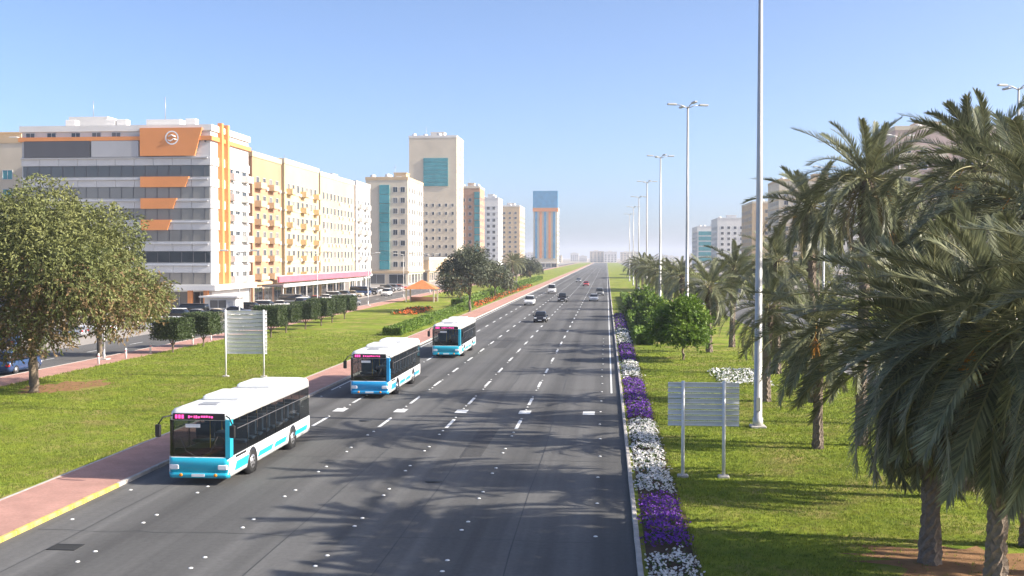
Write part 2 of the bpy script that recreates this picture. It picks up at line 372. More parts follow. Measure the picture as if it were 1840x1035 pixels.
leaf_olive = mat('olive leaves', (0.20,0.205,0.07), 0.6, 0.2, 0.35, island=0.4, trans=0.25, col2=(0.12,0.14,0.045), spec=0.3)
leaf_brown = mat('dry brown leaves', (0.25,0.17,0.085), 0.7, 0.2, 0.5, island=0.4, trans=0.2, spec=0.2)
leaf_grey = mat('grey green leaves', (0.14,0.15,0.095), 0.6, 0.2, 0.4, island=0.4, trans=0.2, col2=(0.065,0.08,0.045), spec=0.3)
leaf_bright = mat('fresh green leaves', (0.15,0.23,0.025), 0.5, 0.2, 0.8, island=0.4, trans=0.3, col2=(0.09,0.16,0.02), spec=0.3)
leaf_dark = mat('clipped dark leaves', (0.05,0.075,0.02), 0.55, 0.2, 1.5, island=0.45, trans=0.12, spec=0.4)
wood = mat('tree bark', (0.22,0.17,0.12), 0.9, 0.3, 6.0, 0.6, 12.0)
def leafcard(b, c, d, L, W, mi=0):
    d = d.normalized(); s_ = d.cross(Vector((random.uniform(-1,1), random.uniform(-1,1), random.uniform(-1,1))))
    if s_.length < 1e-3: return
    s_ = s_.normalized()*W; m_ = c + d*L*.5
    b.add([tuple(c), tuple(m_ + s_), tuple(c + d*L), tuple(m_ - s_)], [(0,1,2,3)], mi)
def tree(name, label, cat, x, y, h, lobes, nleaf, L, W, mats, trunk_r, trunk_h, seed, group=None, hang=0.5, brown=0.0, forks=4):
    # lobes: (dx, dy, z, rx, ry, rz) clumps that make up the crown
    st = random.getstate(); random.seed(seed)
    t = thing(name, label, cat, (x, y, 0.1), 0, group)
    b = MB(); b.tube([(0,0,-.1),(0.05,0,.5),(-.05,.05,trunk_h*.6),(0,0,trunk_h)], [trunk_r*1.35,trunk_r,trunk_r*.9,trunk_r*.8], 9)
    for i, lb in enumerate(lobes[:max(forks, 3)+3]):
        e = Vector(lb[:3]); m_ = Vector((0,0,trunk_h)).lerp(e, .5) + Vector((random.uniform(-.3,.3), random.uniform(-.3,.3), .3))
        b.tube([(0,0,trunk_h-.1), tuple(m_), tuple(e)], [trunk_r*.6, trunk_r*.35, trunk_r*.1], 6)
    b.build('trunk', wood, t)
    b = MB(); tot = sum(l[3]*l[4]*l[5] for l in lobes)**1.0
    for lb in lobes:
        c0 = Vector(lb[:3]); k = int(nleaf*lb[3]*lb[4]*lb[5]/tot/9)
        for _ in range(k):
            v = Vector((random.gauss(0,1), random.gauss(0,1), random.gauss(0,1))).normalized()
            rr = random.random()**0.33
            rr *= 1 + 0.16*math.sin(v.x*7+seed)*math.sin(v.y*6)*math.cos(v.z*5)
            cc = c0 + Vector((v.x*lb[3], v.y*lb[4], v.z*lb[5]))*rr
            tw = (v*.6 + Vector((random.uniform(-1,1), random.uniform(-1,1), random.uniform(-.6,.8)-hang))).normalized()
            mi = 1 if (brown and random.random() < brown*max(0, 1.25 - cc.z/(h*.52))) else 0
            for j in range(9):
                p = cc + tw*(j-4)*L*.35 + Vector((random.uniform(-1,1), random.uniform(-1,1), random.uniform(-1,1)))*L*.35
                leafcard(b, p, tw + Vector((random.uniform(-1,1), random.uniform(-1,1), random.uniform(-1,1)))*.8 + Vector((0,0,-hang*.4)), L*random.uniform(.7,1.3), W*random.uniform(.7,1.3), mi)
    b.build('crown', mats, t)
    random.setstate(st)
    return t
def rlobes(n, R_, z0, z1, r, seed, flat=.85):
    rnd = random.Random(seed); o = []
    for i in range(n):
        a = i*2.4 + rnd.uniform(-.4,.4); q = R_*math.sqrt((i+.3)/n); z = z1 - (z1-z0)*((q/R_)**1.6)*rnd.uniform(.7,1.15)
        k = r*rnd.uniform(.75,1.2); o.append((q*math.cos(a), q*math.sin(a), z, k, k, k*flat))
    return o
lb = rlobes(22, 6.6, 4.6, 11.4, 2.3, 3) + [(5.4,-1,5.2,1.9,2,2.0),(-3,-2,4.6,2.6,2.2,2.2),(2,-3,4.4,2.4,2,1.9),(0,-2.6,3.6,2.4,1.8,1.4),(-5.5,-1,5.4,2.2,2,2.4),(4,-2.4,7.8,2,2,2),(-2,-3,8.6,2.3,2,2)]
tree('broad_tree', 'huge olive-green tree with drooping brown lower foliage at the left edge', 'tree', -37.6, 66.4, 14, [tuple(q*1.1 for q in l_) for l_ in lb], 125000, .25, .05, [leaf_olive, leaf_brown], .34, 3.2, 5, None, .55, .85)
tree('broad_tree', 'second olive tree just behind the huge one, in front of the grey and orange block', 'tree', -45.8, 92, 12, rlobes(14, 4.6, 4.6, 10.0, 2.0, 8), 40000, .27, .055, [leaf_olive, leaf_brown], .28, 3.4, 6, None, .5, .4)
tree('acacia_tree', 'dark grey-green tree with forked trunk beside the brick footpath ahead of the buses', 'tree', -22.2, 171, 10.5, rlobes(16, 4.9, 4.6, 9.4, 1.9, 11), 20000, .4, .08, [leaf_grey, leaf_brown], .26, 2.6, 7, None, .3, .3)
tree('median_tree', 'small bright green tree on the median beyond the sign', 'tree', 6.6, 92, 5.6, rlobes(12, 2.2, 1.6, 4.7, 1.1, 13), 15000, .3, .07, [leaf_bright, leaf_bright], .12, 1.2, 9, None, .1)
tree('median_tree', 'bright green bush-like tree on the median, second beyond the sign', 'tree', 5.6, 124, 4.2, rlobes(10, 1.9, 1.2, 3.4, 1.0, 14), 9000, .3, .08, [leaf_bright, leaf_bright], .1, .9, 10, None, .1)
tree('median_tree', 'bright green bush-like tree on the median, third and farthest beyond the sign', 'tree', 5.4, 160, 4.4, rlobes(10, 2.0, 1.2, 3.5, 1.1, 15), 7000, .36, .1, [leaf_bright, leaf_bright], .1, .9, 11, None, .1)
for i, (x, y, h, rr) in enumerate([(-24.5,232,8,3.4),(-35,310,8,3.6),(-26,360,9,4.2),(-34,420,9,4.6)]):
    tree('roadside_tree', 'grey-green roadside tree on the far left lawn, %s from the camera' % ORD[i], 'tree', x, y, h, rlobes(9, rr, 3, h-1.2, 1.7, 30+i), 5200, .55, .13, [leaf_grey, leaf_olive], .2, 2.2, 30+i, 'trees on the far left lawn', .2, .3)
for i, (x, y, h, rr) in enumerate([(44,84,9.5,4.2),(46,112,10,4.6),(45,145,10,4.6),(46,190,10,5),(45,240,10,5),(46,300,10,5),(45,380,10,5)]):
    tree('street_tree', 'dense green street tree beyond the opposite road, %s from the camera' % ORD[i], 'tree', x, y, h, rlobes(11, rr, 3, h-1.4, 1.9, 50+i), 7000, .5, .13, [leaf_olive, leaf_grey], .24, 2.4, 50+i, 'trees beyond the opposite road', .2, .3)
# box-clipped trees
def clipped_tree(name, label, x, y, w_, h0, h1, seed, group):
    st = random.getstate(); random.seed(seed)
    t = thing(name, label, 'tree', (x, y, 0.1), random.uniform(-.08,.08), group)
    b = MB(); b.tube([(0,0,-.1),(.04,0,h0*.6),(0,.03,h0+.3)], [.11,.085,.07], 7); b.tube([(0,0,h0*.45),(.5,.1,h0+.25)], [.06,.03], 5); b.tube([(0,0,h0*.5),(-.5,-.1,h0+.25)], [.06,.03], 5)
    b.build('trunk', wood, t)
    b = MB(); q = w_/2; b.bbox(-q*.9, q*.9, -q*.9, q*.9, h0+.08, h1-.08, .18)
    for _ in range(3600):
        p = [random.uniform(-q,q), random.uniform(-q,q), random.uniform(h0,h1)]; f = random.randrange(5)
        if f == 0: p[0] = q
        elif f == 1: p[0] = -q
        elif f == 2: p[1] = -q
        elif f == 3: p[2] = h1
        else: p[2] = h0 if random.random() < .5 else h1
        n_ = Vector((p[0]/q, p[1]/q, 0)); p = Vector(p) + Vector((random.gauss(0,.06), random.gauss(0,.06), random.gauss(0,.05)))
        leafcard(b, p, n_*.5 + Vector((random.uniform(-1,1), random.uniform(-1,1), random.uniform(-.5,1))), .17, .05)
    b.build('crown', leaf_dark, t); random.setstate(st)
for i, (x, y) in enumerate([(-40.2,95),(-40.0,102),(-37.0,114),(-37.6,121.5),(-37.0,127.5),(-36.8,134),(-37.2,141),(-37.5,149)]):
    clipped_tree('clipped_tree', 'dark tree clipped into a box on the left lawn, %s from the camera' % ORD[i], x, y, 2.9, 1.3, 3.15 + .15*(i % 3), 200+i, 'box-clipped trees on the left lawn')

# flower strip along the right kerb: alternating purple and white beds
pet_p = mat('purple petals', (0.20,0.06,0.42), 0.6, 0.2, 6.0, island=0.4, trans=0.25)
pet_w = mat('white petals', (0.82,0.80,0.78), 0.6, 0.06, 6.0, island=0.12, trans=0.25)
pet_o = mat('orange petals', (0.75,0.16,0.03), 0.6, 0.2, 6.0, island=0.3, trans=0.25)
leaf_bed = mat('bedding leaves', (0.07,0.12,0.025), 0.6, 0.2, 4.0, island=0.4, trans=0.2)
def flower_bed(label, x0, x1, y0, y1, pm, dens, size, hh=.34, share=.6):
    b = MB(); A = (x1-x0)*(y1-y0); n = int(A*dens)
    for _ in range(n):
        x, y = random.uniform(x0,x1), random.uniform(y0,y1)
        if math.sin(y*1.9+x*2.3)*math.cos(y*.83-x*3.1) + .5*math.sin(y*5.3+x*4.1) < -.72 or (min(y-y0, y1-y) < .7 and random.random() < .5): continue
        e = min(1, (x-x0)/.25, (x1-x)/.25); z = .1 + hh*max(.15, e)*(.75 + .25*math.sin(y*2.1+x*3)*math.cos(y*1.3)) * random.uniform(.55,1)
        x += random.gauss(0,.11); c = Vector((x,y,z))
        if random.random() < share:
            nrm = Vector((random.gauss(0,.5), random.gauss(-.25,.5), 1)).normalized(); u = nrm.orthogonal().normalized(); v = nrm.cross(u); k0 = random.random()*6
            ring = [tuple(c + (u*math.cos(k0+k*1.2566) + v*math.sin(k0+k*1.2566))*size*random.uniform(.7,1) + nrm*.01) for k in range(5)]
            b.add([tuple(c - nrm*.02)] + ring, [(0,1+k,1+(k+1) % 5) for k in range(5)], 0)
        else:
            leafcard(b, c - Vector((0,0,.06)), Vector((random.uniform(-1,1), random.uniform(-1,1), random.uniform(0,1))), size*2.2, size*.6, 1)
    o = b.build('flower_bed', [pm, leaf_bed]); tag(o, label, 'flowers', None, 'stuff')
for i, (y0, y1, pm, nm, d, s) in enumerate([(24,31.6,pet_w,'white',210,.055),(32,39.4,pet_p,'purple',230,.055),(39.8,57.6,pet_w,'white',190,.06),(58,77,pet_p,'purple',120,.075),(77.5,90,pet_w,'white',90,.085),(90.5,108,pet_p,'purple',60,.1),(108.5,130,pet_w,'white',40,.12),(130.5,165,pet_p,'purple',30,.14)]):
    flower_bed('%s petunias in the strip along the right kerb, %s bed from the camera' % (nm, ORD[i]), 1.25, 2.55, y0, y1, pm, d, s)
flower_bed('white flowers round the palms in the middle of the median lawn', 8.0, 11.6, 74, 84, pet_w, 40, .1)
flower_bed('orange and red flowers in a strip along the far left lawn', -25.0, -23.0, 185, 330, pet_o, 16, .2, .6)
flower_bed('orange flowers in a bed in front of the clipped trees', -33, -29.5, 160, 178, pet_o, 30, .18, .6)
def hedge(label, x0, x1, y0, y1, h, m, n, L):
    t = thing('hedge', label, 'hedge', ((x0+x1)/2, y0, .1)); b = MB(); wv = (x1-x0)/2
    b.bbox(-wv*.85, wv*.85, .1, y1-y0-.1, -.02, h*.88, .08)
    for _ in range(n):
        p = Vector((random.uniform(-wv,wv), random.uniform(0,y1-y0), random.uniform(0,h)))
        f = random.random()
        if f < .45: p.z = h*random.uniform(.85,1.08)
        elif f < .8: p.x = random.choice((-1,1))*wv*random.uniform(.9,1.05)
        else: p.y = 0
        leafcard(b, p, Vector((random.uniform(-1,1), random.uniform(-1,1), random.uniform(0,1.2))), L, L*.3)
    b.build('foliage', m, t)
hedge('bright green low hedge along the brick footpath before the dark forked tree', -25.2, -23.2, 118, 184, .8, leaf_bright, 9000, .26)
hedge('bright green low hedge running far along the left lawn', -27.2, -25.4, 186, 420, 1.2, leaf_bright, 9000, .5)
hedge('bright green low hedge along the median past the flower strip', 3.2, 4.6, 108, 240, .9, leaf_bright, 9000, .35)

# grass blades on the near lawns
def blades(name, label, x0, x1, y0, y1, n, avoid=()):
    b = MB()
    for _ in range(n):
        t = 1 - (1 - random.random())**.5; y = y0 + (y1-y0)*t; x = random.uniform(x0,x1)
        if any(((x-a)/c)**2 + ((y-d)/e)**2 < 1 for a, d, c, e in avoid) and random.random() < .93: continue
        hgt = random.uniform(.035,.085)*(1 + .6*t)*(1.7 if min(x-x0, x1-x) < .25 else 1)
        for k in range(3):
            a = random.uniform(0,6.28); dx, dy = math.cos(a)*.012*(1+1.5*t), math.sin(a)*.012*(1+1.5*t); px, py = x+random.gauss(0,.04), y+random.gauss(0,.04)
            b.add([(px-dx,py-dy,.1),(px+dx,py+dy,.1),(px+random.gauss(0,.03),py+random.gauss(0,.03),.1+hgt)], [(0,1,2)])
    o = b.build(name, grass_m); tag(o, label, 'grass', None, 'stuff')
grass_m = mat('grass blades', (0.245,0.285,0.038), 0.7, 0.2, .6, island=0.45, trans=0.3, col2=(0.16,0.215,0.03), spec=0.2, dry=((0.32,0.27,0.1), 0.32, 0.52, 0.7))
AV = [(10.6,31.5,3,2.2),(12.6,27.2,2.8,1.8)]
blades('grass', 'short mown grass blades of the median lawn', 2.6, 18.2, 25, 105, 66000, AV)
blades('grass', 'short mown grass blades of the left lawn', -41.4, -22.3, 34, 125, 80000, [(-37,69.5,2.6,4.0)])

# ------------------------------------------------------------ buildings
glass = mat('dark window glass', (0.03,0.04,0.05), 0.08, 0.3, 0.3, spec=0.8, objrand=((0.30,0.28,0.25), 0.55, 0.75))
glass_teal = mat('teal glass', (0.06,0.30,0.33), 0.1, 0.25, 0.25, spec=0.8)
glass_blue = mat('blue glass', (0.08,0.30,0.52), 0.12, 0.2, 0.3, spec=0.8)
alu = mat('pale aluminium frame', (0.6,0.6,0.6), 0.45, 0.08, metal=0.3)
c_white = mat('white render', (0.72,0.69,0.65), 0.85, 0.08, 0.2, big=0.06, bigscale=.08)
c_cream = mat('cream render', (0.66,0.57,0.44), 0.85, 0.1, 0.2, big=0.07, bigscale=.08)
c_beige = mat('beige render', (0.60,0.44,0.27), 0.85, 0.1, 0.2, big=0.07, bigscale=.08)
c_yellow = mat('sand yellow render', (0.64,0.48,0.27), 0.85, 0.1, 0.2, big=0.07, bigscale=.08)
c_brown = mat('terracotta render', (0.46,0.26,0.16), 0.85, 0.1, 0.2, big=0.07, bigscale=.08)
c_pink = mat('pinkish stone cladding', (0.55,0.42,0.37), 0.8, 0.1, 0.2, big=0.07, bigscale=.08)
c_grey = mat('grey cladding', (0.42,0.42,0.43), 0.6, 0.08, 0.3, big=0.05)
c_light = mat('light grey cladding', (0.60,0.59,0.58), 0.6, 0.08, 0.3, big=0.05)
c_dark = mat('dark grey cladding', (0.10,0.10,0.11), 0.5, 0.1, 0.3)
c_orange = mat('orange cladding', (0.74,0.29,0.10), 0.6, 0.08, 0.3)
c_red = mat('pink red signboard', (0.62,0.15,0.20), 0.5, 0.1, 0.5)
steel = mat('galvanised steel', (0.45,0.46,0.47), 0.4, 0.12, 1.0, metal=0.6)
WM = {}
def window_mesh(w_, h, gm=None, sill=True):
    k = (round(w_,2), round(h,2), (gm or glass).name, sill)
    if k not in WM:
        b = MB(); t = .09
        b.add([(-w_/2,-.02,0),(w_/2,-.02,0),(w_/2,-.02,h),(-w_/2,-.02,h)], [(0,1,2,3)], 0)
        b.box(-w_/2-t, -w_/2, -.10, 0, -t, h+t, 1); b.box(w_/2, w_/2+t, -.10, 0, -t, h+t, 1)
        b.box(-w_/2, w_/2, -.10, 0, h, h+t, 1); b.box(-w_/2, w_/2, -.16 if sill else -.1, 0, -t, 0, 1)
        if w_ > 1.3: b.box(-.03,.03,-.07,-.021,0,h,1)
        WM[k] = b.mesh('window', [gm or glass, alu])
    return WM[k]
SIDES = {'S': 0.0, 'E': math.pi/2, 'W': -math.pi/2}
def face_pt(side, W, D, u):        # u runs along the face; returns the local point on the wall
    return {'S': (u, 0.0), 'E': (W, u), 'W': (0.0, u)}[side]
BM = {}
def balcony_mesh(w_, m):
    k = (round(w_,2), m.name)
    if k not in BM:
        b = MB(); b.box(-w_/2,w_/2,-1.3,-.003,-.18,0); b.box(-w_/2,w_/2,-1.3,-1.18,0,.95); b.box(-w_/2,-w_/2+.1,-1.18,-.003,0,.95); b.box(w_/2-.1,w_/2,-1.18,-.003,0,.95)
        BM[k] = b.mesh('balcony', [m])
    return BM[k]
def facade(t, side, W, D, u0, u1, z0, z1, fl, bay, ww, wh, gm=None, balc=None, every=2, cap=150):
    nb = max(1, int((u1-u0)/bay)); nf = max(1, int((z1-z0)/fl)); step = (u1-u0)/nb
    while nb*nf > cap: nb = max(1, nb-1); step = (u1-u0)/nb; nf = nf if nb > 1 else nf
    for f in range(nf):
        for i in range(nb):
            x, y = face_pt(side, W, D, u0 + step*(i+.5)); z = z0 + fl*f + .9
            bz = balc is not None and i % every == 0
            put('window', window_mesh(ww, wh if not bz else wh, gm, not bz), t, (x, y, z), SIDES[side])
            if bz: put('balcony', balcony_mesh(min(step*.85, 3.4), balc), t, (x, y, z-.5), SIDES[side])
def roof_kit(t, W, D, H, seed, m):
    rnd = random.Random(seed); b = MB()
    th = .3
    b.box(-.12,W+.12,-.12,th,H,H+1.0); b.box(-.12,W+.12,D-th,D+.12,H,H+1.0); b.box(-.12,th,th,D-th,H,H+1.0); b.box(W-th,W+.12,th,D-th,H,H+1.0)
    b.build('parapet', m, t)
    b = MB(); x, y = rnd.uniform(.25,.55)*W, rnd.uniform(.2,.5)*D; b.box(x,x+min(6,W*.3),y,y+min(6,D*.3),H,H+3.2); b.box(x-.2,x+min(6,W*.3)+.2,y-.2,y+min(6,D*.3)+.2,H+3.2,H+3.45); b.build('stair_house', m, t)
    for i in range(3):
        b = MB(); x, y = rnd.uniform(.08,.9)*W, rnd.uniform(.06,.3)*D; b.tube([(x,y,H),(x,y,H+.4),(x,y,H+2.0),(x,y,H+2.25)], [.9,.95,.95,.5], 10); b.build('water_tank', c_white, t)
    for i in range(5):
        b = MB(); x, y = rnd.uniform(.08,.88)*W, rnd.uniform(.05,.3)*D; b.bbox(x,x+1.6,y,y+1.1,H+.15,H+1.5,.06); b.build('cooling_unit', c_light, t)
    b = MB(); x, y = rnd.uniform(.3,.7)*W, .2*D; b.tube([(x,y,H),(x,y,H+5.5)], .06, 5); b.tube([(x-.6,y,H+4.6),(x+.6,y,H+4.6)], .04, 4); b.build('antenna', steel, t)
def bands(t, W, D, H, fl, m, z0=4.6, sides='SE'):
    n = int((H-z0)/fl); s_ = MB(); s_.box(-.14,W+.14,-.14,D+.14,-.16,.16); me = s_.mesh('floor_band', [m])
    for i in range(1, n): put('floor_band', me, t, (0,0,z0+fl*i))
def block(name, label, x0, x1, y0, y1, H, wm, trim, seed, south=None, street=None, ssec='E', band=False, podium=True, cat='building'):
    W, D = x1-x0, y1-y0; t = thing(name, label, cat, (x0, y0, -.05))
    b = MB(); b.box(0,W,0,D,0,H); b.build('wall', wm, t)
    roof_kit(t, W, D, H, seed, trim)
    if band: bands(t, W, D, H, 3.5, trim)
    if podium:
        q = MB(); q.box(-.5,W+.5,-.5,D+.3,3.9,4.5); q.build('canopy', trim, t)
        for sd_, L in (('S', W), (ssec, D)):
            nb = max(2, int(L/5)); st = L/nb
            for i in range(min(nb, 14)):
                x, y = face_pt(sd_, W, D, st*(i+.5)); put('shop_window', window_mesh(st*.78, 3.0, None, False), t, (x, y, .35), SIDES[sd_])
    if south: facade(t, 'S', W, D, *south)
    if street: facade(t, ssec, W, D, *street)
    return t
# the grey block with orange panels
def landmark():
    x0, x1, y0, y1, H = -97.5, -65.0, 169.6, 188.0, 29.9; W, D = x1-x0, y1-y0
    t = thing('office_block', 'grey office block with orange panels, dark ribbon windows and a round white emblem', 'building', (x0, y0, -.05))
    b = MB(); b.box(0,W,0,D,0,H); b.build('wall', c_light, t)
    b = MB(); b.box(-.4,W+.4,-.5,D+.4,H-1.6,H-.9); b.build('cornice', c_orange, t)
    b = MB(); b.box(-.3,W+.3,-.3,D+.3,H,H+1.0); b.build('parapet', c_white, t)
    q = MB()
    for i in range(1): q.box(-.07,.07,-.48,-.002,-.28,0)
    br = q.mesh('bracket', [c_dark])
    for i in range(22): put('bracket', br, t, (.8+i*(W-1.6)/21,0,H-1.62))
    # ribbon windows with spandrels between, on the south and street faces
    zs = [4.6 + 3.55*i for i in range(6)]
    for i, z in enumerate(zs):
        
        for k in range(10):
            b = MB(); p0 = -.06 + k*(W+.12)/10; b.box(p0+.03,p0+(W+.12)/10-.03,-.22-.012*((k*7+i*3) % 3),-.003,z+1.9,z+3.3); b.build('spandrel_panel', c_light, t)
        q = MB(); q.box(0.2,W-.2,-.1,-.004,z,z+1.85); r = q.build('ribbon_window', glass, t)
        for k in range(16):
            m_ = MB(); xx = 1.0+k*(W-2)/15; m_.box(xx-.05,xx+.05,-.16,-.101,z,z+1.85); m_.build('mullion', c_dark, r)
        b = MB(); b.box(-.03,W-.4,-.55,-.225,z+3.0,z+3.18); b.build('sun_shade', c_grey, t)
    # orange panels with stepped right ends, right of the middle
    for z, ww in ((zs[5]+3.4, 10.6), (zs[4]+1.82, 8.3), (zs[3]+1.82, 6.2), (zs[2]+1.82, 5.2)):
        hh = 4.6 if ww > 10 else 1.72; k = 1.3 if ww > 10 else .7; x_ = 20.7
        b = MB(); b.add([(x_,-.62,z),(x_+ww-k,-.62,z),(x_+ww,-.62,z+hh),(x_,-.62,z+hh),(x_,-.228,z),(x_+ww-k,-.228,z),(x_+ww,-.228,z+hh),(x_,-.228,z+hh)],
              [(0,1,2,3),(5,4,7,6),(4,0,3,7),(1,5,6,2),(3,2,6,7),(4,5,1,0)]); b.build('orange_panel', c_orange, t)
    b = MB(); b.box(.6,12,-.5,-.23,zs[5]+3.3,zs[5]+6.0); b.build('dark_panel', c_dark, t)
    b = MB(); b.box(12.3,20.4,-.5,-.23,zs[5]+3.3,zs[5]+6.0); b.build('pale_panel', c_grey, t)
    for xx in (1.5, 5.2, 9.4, 13.0, 16.4): put('window', window_mesh(1.5, 1.1), t, (xx, -.002, zs[5]+6.25), 0)
    # emblem: ring with a curved double stroke
    em = MB(); cx, cz, rr = 26.2, zs[5]+6.35, 1.15
    for k in range(28):
        a, b_ = 2*math.pi*k/28, 2*math.pi*(k+1)/28
        em.add([(cx+rr*math.cos(a),-.66,cz+rr*math.sin(a)),(cx+rr*math.cos(b_),-.66,cz+rr*math.sin(b_)),(cx+rr*.82*math.cos(b_),-.66,cz+rr*.82*math.sin(b_)),(cx+rr*.82*math.cos(a),-.66,cz+rr*.82*math.sin(a))], [(0,1,2,3)])
    em.tube([(cx-.7,-.68,cz-.35),(cx-.2,-.68,cz-.55),(cx+.3,-.68,cz-.2),(cx+.75,-.68,cz-.35)], .11, 5); em.tube([(cx-.6,-.68,cz+.2),(cx,-.68,cz+.45),(cx+.6,-.68,cz+.15)], .11, 5)
    em.build('emblem', mat('white emblem', (.8,.8,.8), .5, .03), t)
    # orange corner fins and the street face
    for yy in (3.2, 6.0):
        b = MB(); b.box(W+.01,W+.75,yy,yy+.9,4.5,H+1.6); b.build('corner_fin', c_orange, t)
    for i, z in enumerate(zs):
        b = MB(); b.box(W+.003,W+.22,-.0,D+.05,z+1.9,z+3.3); b.build('spandrel', c_white, t)
    facade(t, 'E', W, D, 7.4, D-.8, 4.4, H-3, 3.55, 3.4, 1.9, 1.5, None, c_white, 2)
    # ground floor: pale fascia, glazed shop front, orange columns
    b = MB(); b.box(-.6,W+1.4,-2.2,-.23,3.6,4.5); b.box(W+.003,W+1.4,-.23,D,3.6,4.5); b.build('canopy', c_white, t)
    for i in range(9): put('shop_window', window_mesh(2.9, 3.0, None, False), t, (1.9+i*3.58, -.002, .3), 0)
    for i, xx in enumerate((3, 10, 17, 24, 29.5, 32.2)):
        b = MB(); b.box(xx-.35,xx+.35,-2.0,-1.3,0,3.6); b.build('column', c_orange if i >= 4 else c_white, t)
    b = MB(); b.box(4,11,8,14,H,H+3.6); b.box(18,24,8,13,H,H+3.0); b.build('plant_room', c_white, t)
    for xx in (6, 13, 15, 27):
        b = MB(); b.bbox(xx,xx+1.8,3,4.4,H+.9,H+2.4,.06); b.build('cooling_unit', c_white, t)
    b = MB(); b.tube([(21,9,H+3),(21,9,H+7)], .07, 5); b.tube([(8,9,H+3.6),(8,9,H+6.5)], .06, 5); b.build('antenna', steel, t)
landmark()
BL = [  # name, label, x0, x1, y0, y1, H, wall, trim, seed, south face, street face
 ('apartment_block','terracotta and beige apartment block right behind the orange-panelled one',-90,-65,190,207.5,27.6,c_brown,c_beige,2,None,(1,16.5,4.6,26,3.4,3.4,1.4,1.5,None,c_beige,2)),
 ('apartment_block','sand-yellow apartment block with rows of small windows on the left row',-94,-64.8,209,234.5,28.0,c_yellow,c_cream,3,(8,28,18,27,3.4,3.6,1.3,1.5),(1,24,4.6,27,3.4,3.2,1.4,1.5,None,c_yellow,3)),
 ('apartment_block','beige apartment block with a flat cream parapet after the sand-yellow one',-92,-65,236.5,269,27.6,c_beige,c_cream,4,None,(1,31,4.6,26,3.4,3.2,1.4,1.5)),
 ('apartment_block','pale block with balconies on the left row just before the teal-striped building',-90,-65,271,287.5,28.0,c_white,c_light,5,None,(1,16,4.6,27,3.4,3.4,1.4,1.5,None,c_white,2)),
 ('low_hall','low beige hall between the teal-striped building and the cream tower',-84,-65,384,450,8,c_beige,c_cream,7,None,None),
 ('residential_block','terracotta tower with teal corner glass right of the cream tower',-76,-65,541,562,44.5,c_brown,c_cream,8,(1,7.6,8,42,3.6,2.6,1.4,1.6),(1,20,5,42,3.6,4,1.8,1.7)),
 ('residential_block','slim white block after the terracotta tower',-77,-65,634,660,44,c_white,c_light,9,(1,11,8,42,3.6,3,1.6,1.6),(1,25,5,42,3.6,5,2.2,1.7)),
 ('residential_block','beige block near the far end of the left row',-84,-65,792,840,47,c_beige,c_white,10,(1,18,8,44,3.6,3.6,1.6,1.6),(1,46,5,44,3.6,7,3.0,1.7)),
]
for n_, la, x0, x1, y0, y1, H, wm, tm, sd_, S, E_ in BL:
    t = block(n_, la, x0, x1, y0, y1, H, wm, tm, sd_, S, E_, 'E', band=(sd_ in (3, 5, 9)))
    if sd_ == 8:
        for i in range(10): b = MB(); b.box(8.2,11.05,-.3,-.004,6+3.7*i,9.3+3.7*i); b.build('glass_panel', glass_teal, t)
t = block('teal_striped_block', 'beige building with a tall teal glass strip on its front', -79, -65, 343, 372, 34.4, c_cream, c_beige, 6, (8.6,13.6,5,33,3.5,2.5,1.4,1.6), (1,28,5,33,3.5,4.4,1.8,1.6))
for i in range(9):
    b = MB(); b.box(4.6,7.9,-.35,-.004,5+3.1*i,5+3.1*i+2.95); b.build('glass_panel', glass_teal, t)
t = block('cream_tower', 'tall cream tower with teal glass panel, highest on the left row', -86, -65, 457, 478, 61, c_cream, c_white, 12, (.6,20.6,5,36,3.6,2.6,.9,1.2), (1,19,5,59,3.6,4.4,1.8,1.7))
for i in range(7):
    b = MB(); b.box(6.4,17.2,-.35,-.004,40+1.75*i,40+1.75*i+1.65); b.build('glass_panel', glass_teal, t)
t = block('blue_topped_tower', 'slim cream tower with a blue glass box on top and blue and orange stripes', -64, -43, 925, 960, 52, c_cream, c_white, 13, None, (1,34,5,50,3.6,8,3,1.8))
b = MB(); b.box(-.3,21.4,-.6,12,52.2,67); b.build('blue_glass_box', glass_blue, t)
b = MB(); b.box(-.5,21.6,-.8,12.2,49.0,52.1); b.build('orange_band', c_orange, t)
for i, m_ in enumerate((glass_blue, c_orange, glass_blue, c_orange, glass_blue)):
    b = MB(); b.box(1.6+i*3.9,3.6+i*3.9,-.4,-.004,8,48.8); b.build('stripe', m_, t)
# right row
block('stone_block', 'pinkish stone apartment block towering behind the big palms', 70, 99, 266, 296, 40, c_pink, c_cream, 21, (1,28,5,38,3.5,3.6,1.6,1.6,None,c_cream,2), (1,29,5,38,3.5,4,1.6,1.6), 'W', True)
block('apartment_block', 'cream apartment block with a dark roof box right of the thin lamp masts', 70, 98, 440, 470, 40, c_cream, c_beige, 22, (1,27,5,38,3.5,3.6,1.6,1.6), (1,29,5,38,3.5,4,1.6,1.6), 'W', True)
block('apartment_block', 'white apartment block half hidden by palms between the cream and pinkish ones', 72, 100, 345, 380, 31, c_white, c_cream, 23, (1,27,5,29,3.5,3.6,1.6,1.6), (1,34,5,29,3.5,4,1.6,1.6), 'W')
block('apartment_block', 'beige apartment block far down the right row', 70, 96, 520, 560, 35, c_beige, c_cream, 24, (1,25,5,33,3.5,3.6,1.6,1.6), (1,39,5,33,3.5,5,1.8,1.6), 'W')
block('apartment_block', 'small white block with a roof mast, far down the right row', 70, 92, 680, 720, 33, c_white, c_light, 25, (1,21,5,31,3.5,3.6,1.6,1.6), (1,39,5,31,3.5,6,2,1.6), 'W')
t = block('glazed_block', 'distant block with teal glazing near the end of the right row', 70, 95, 830, 880, 32, c_white, c_light, 26, None, (1,49,5,30,3.5,8,3,1.8), 'W')
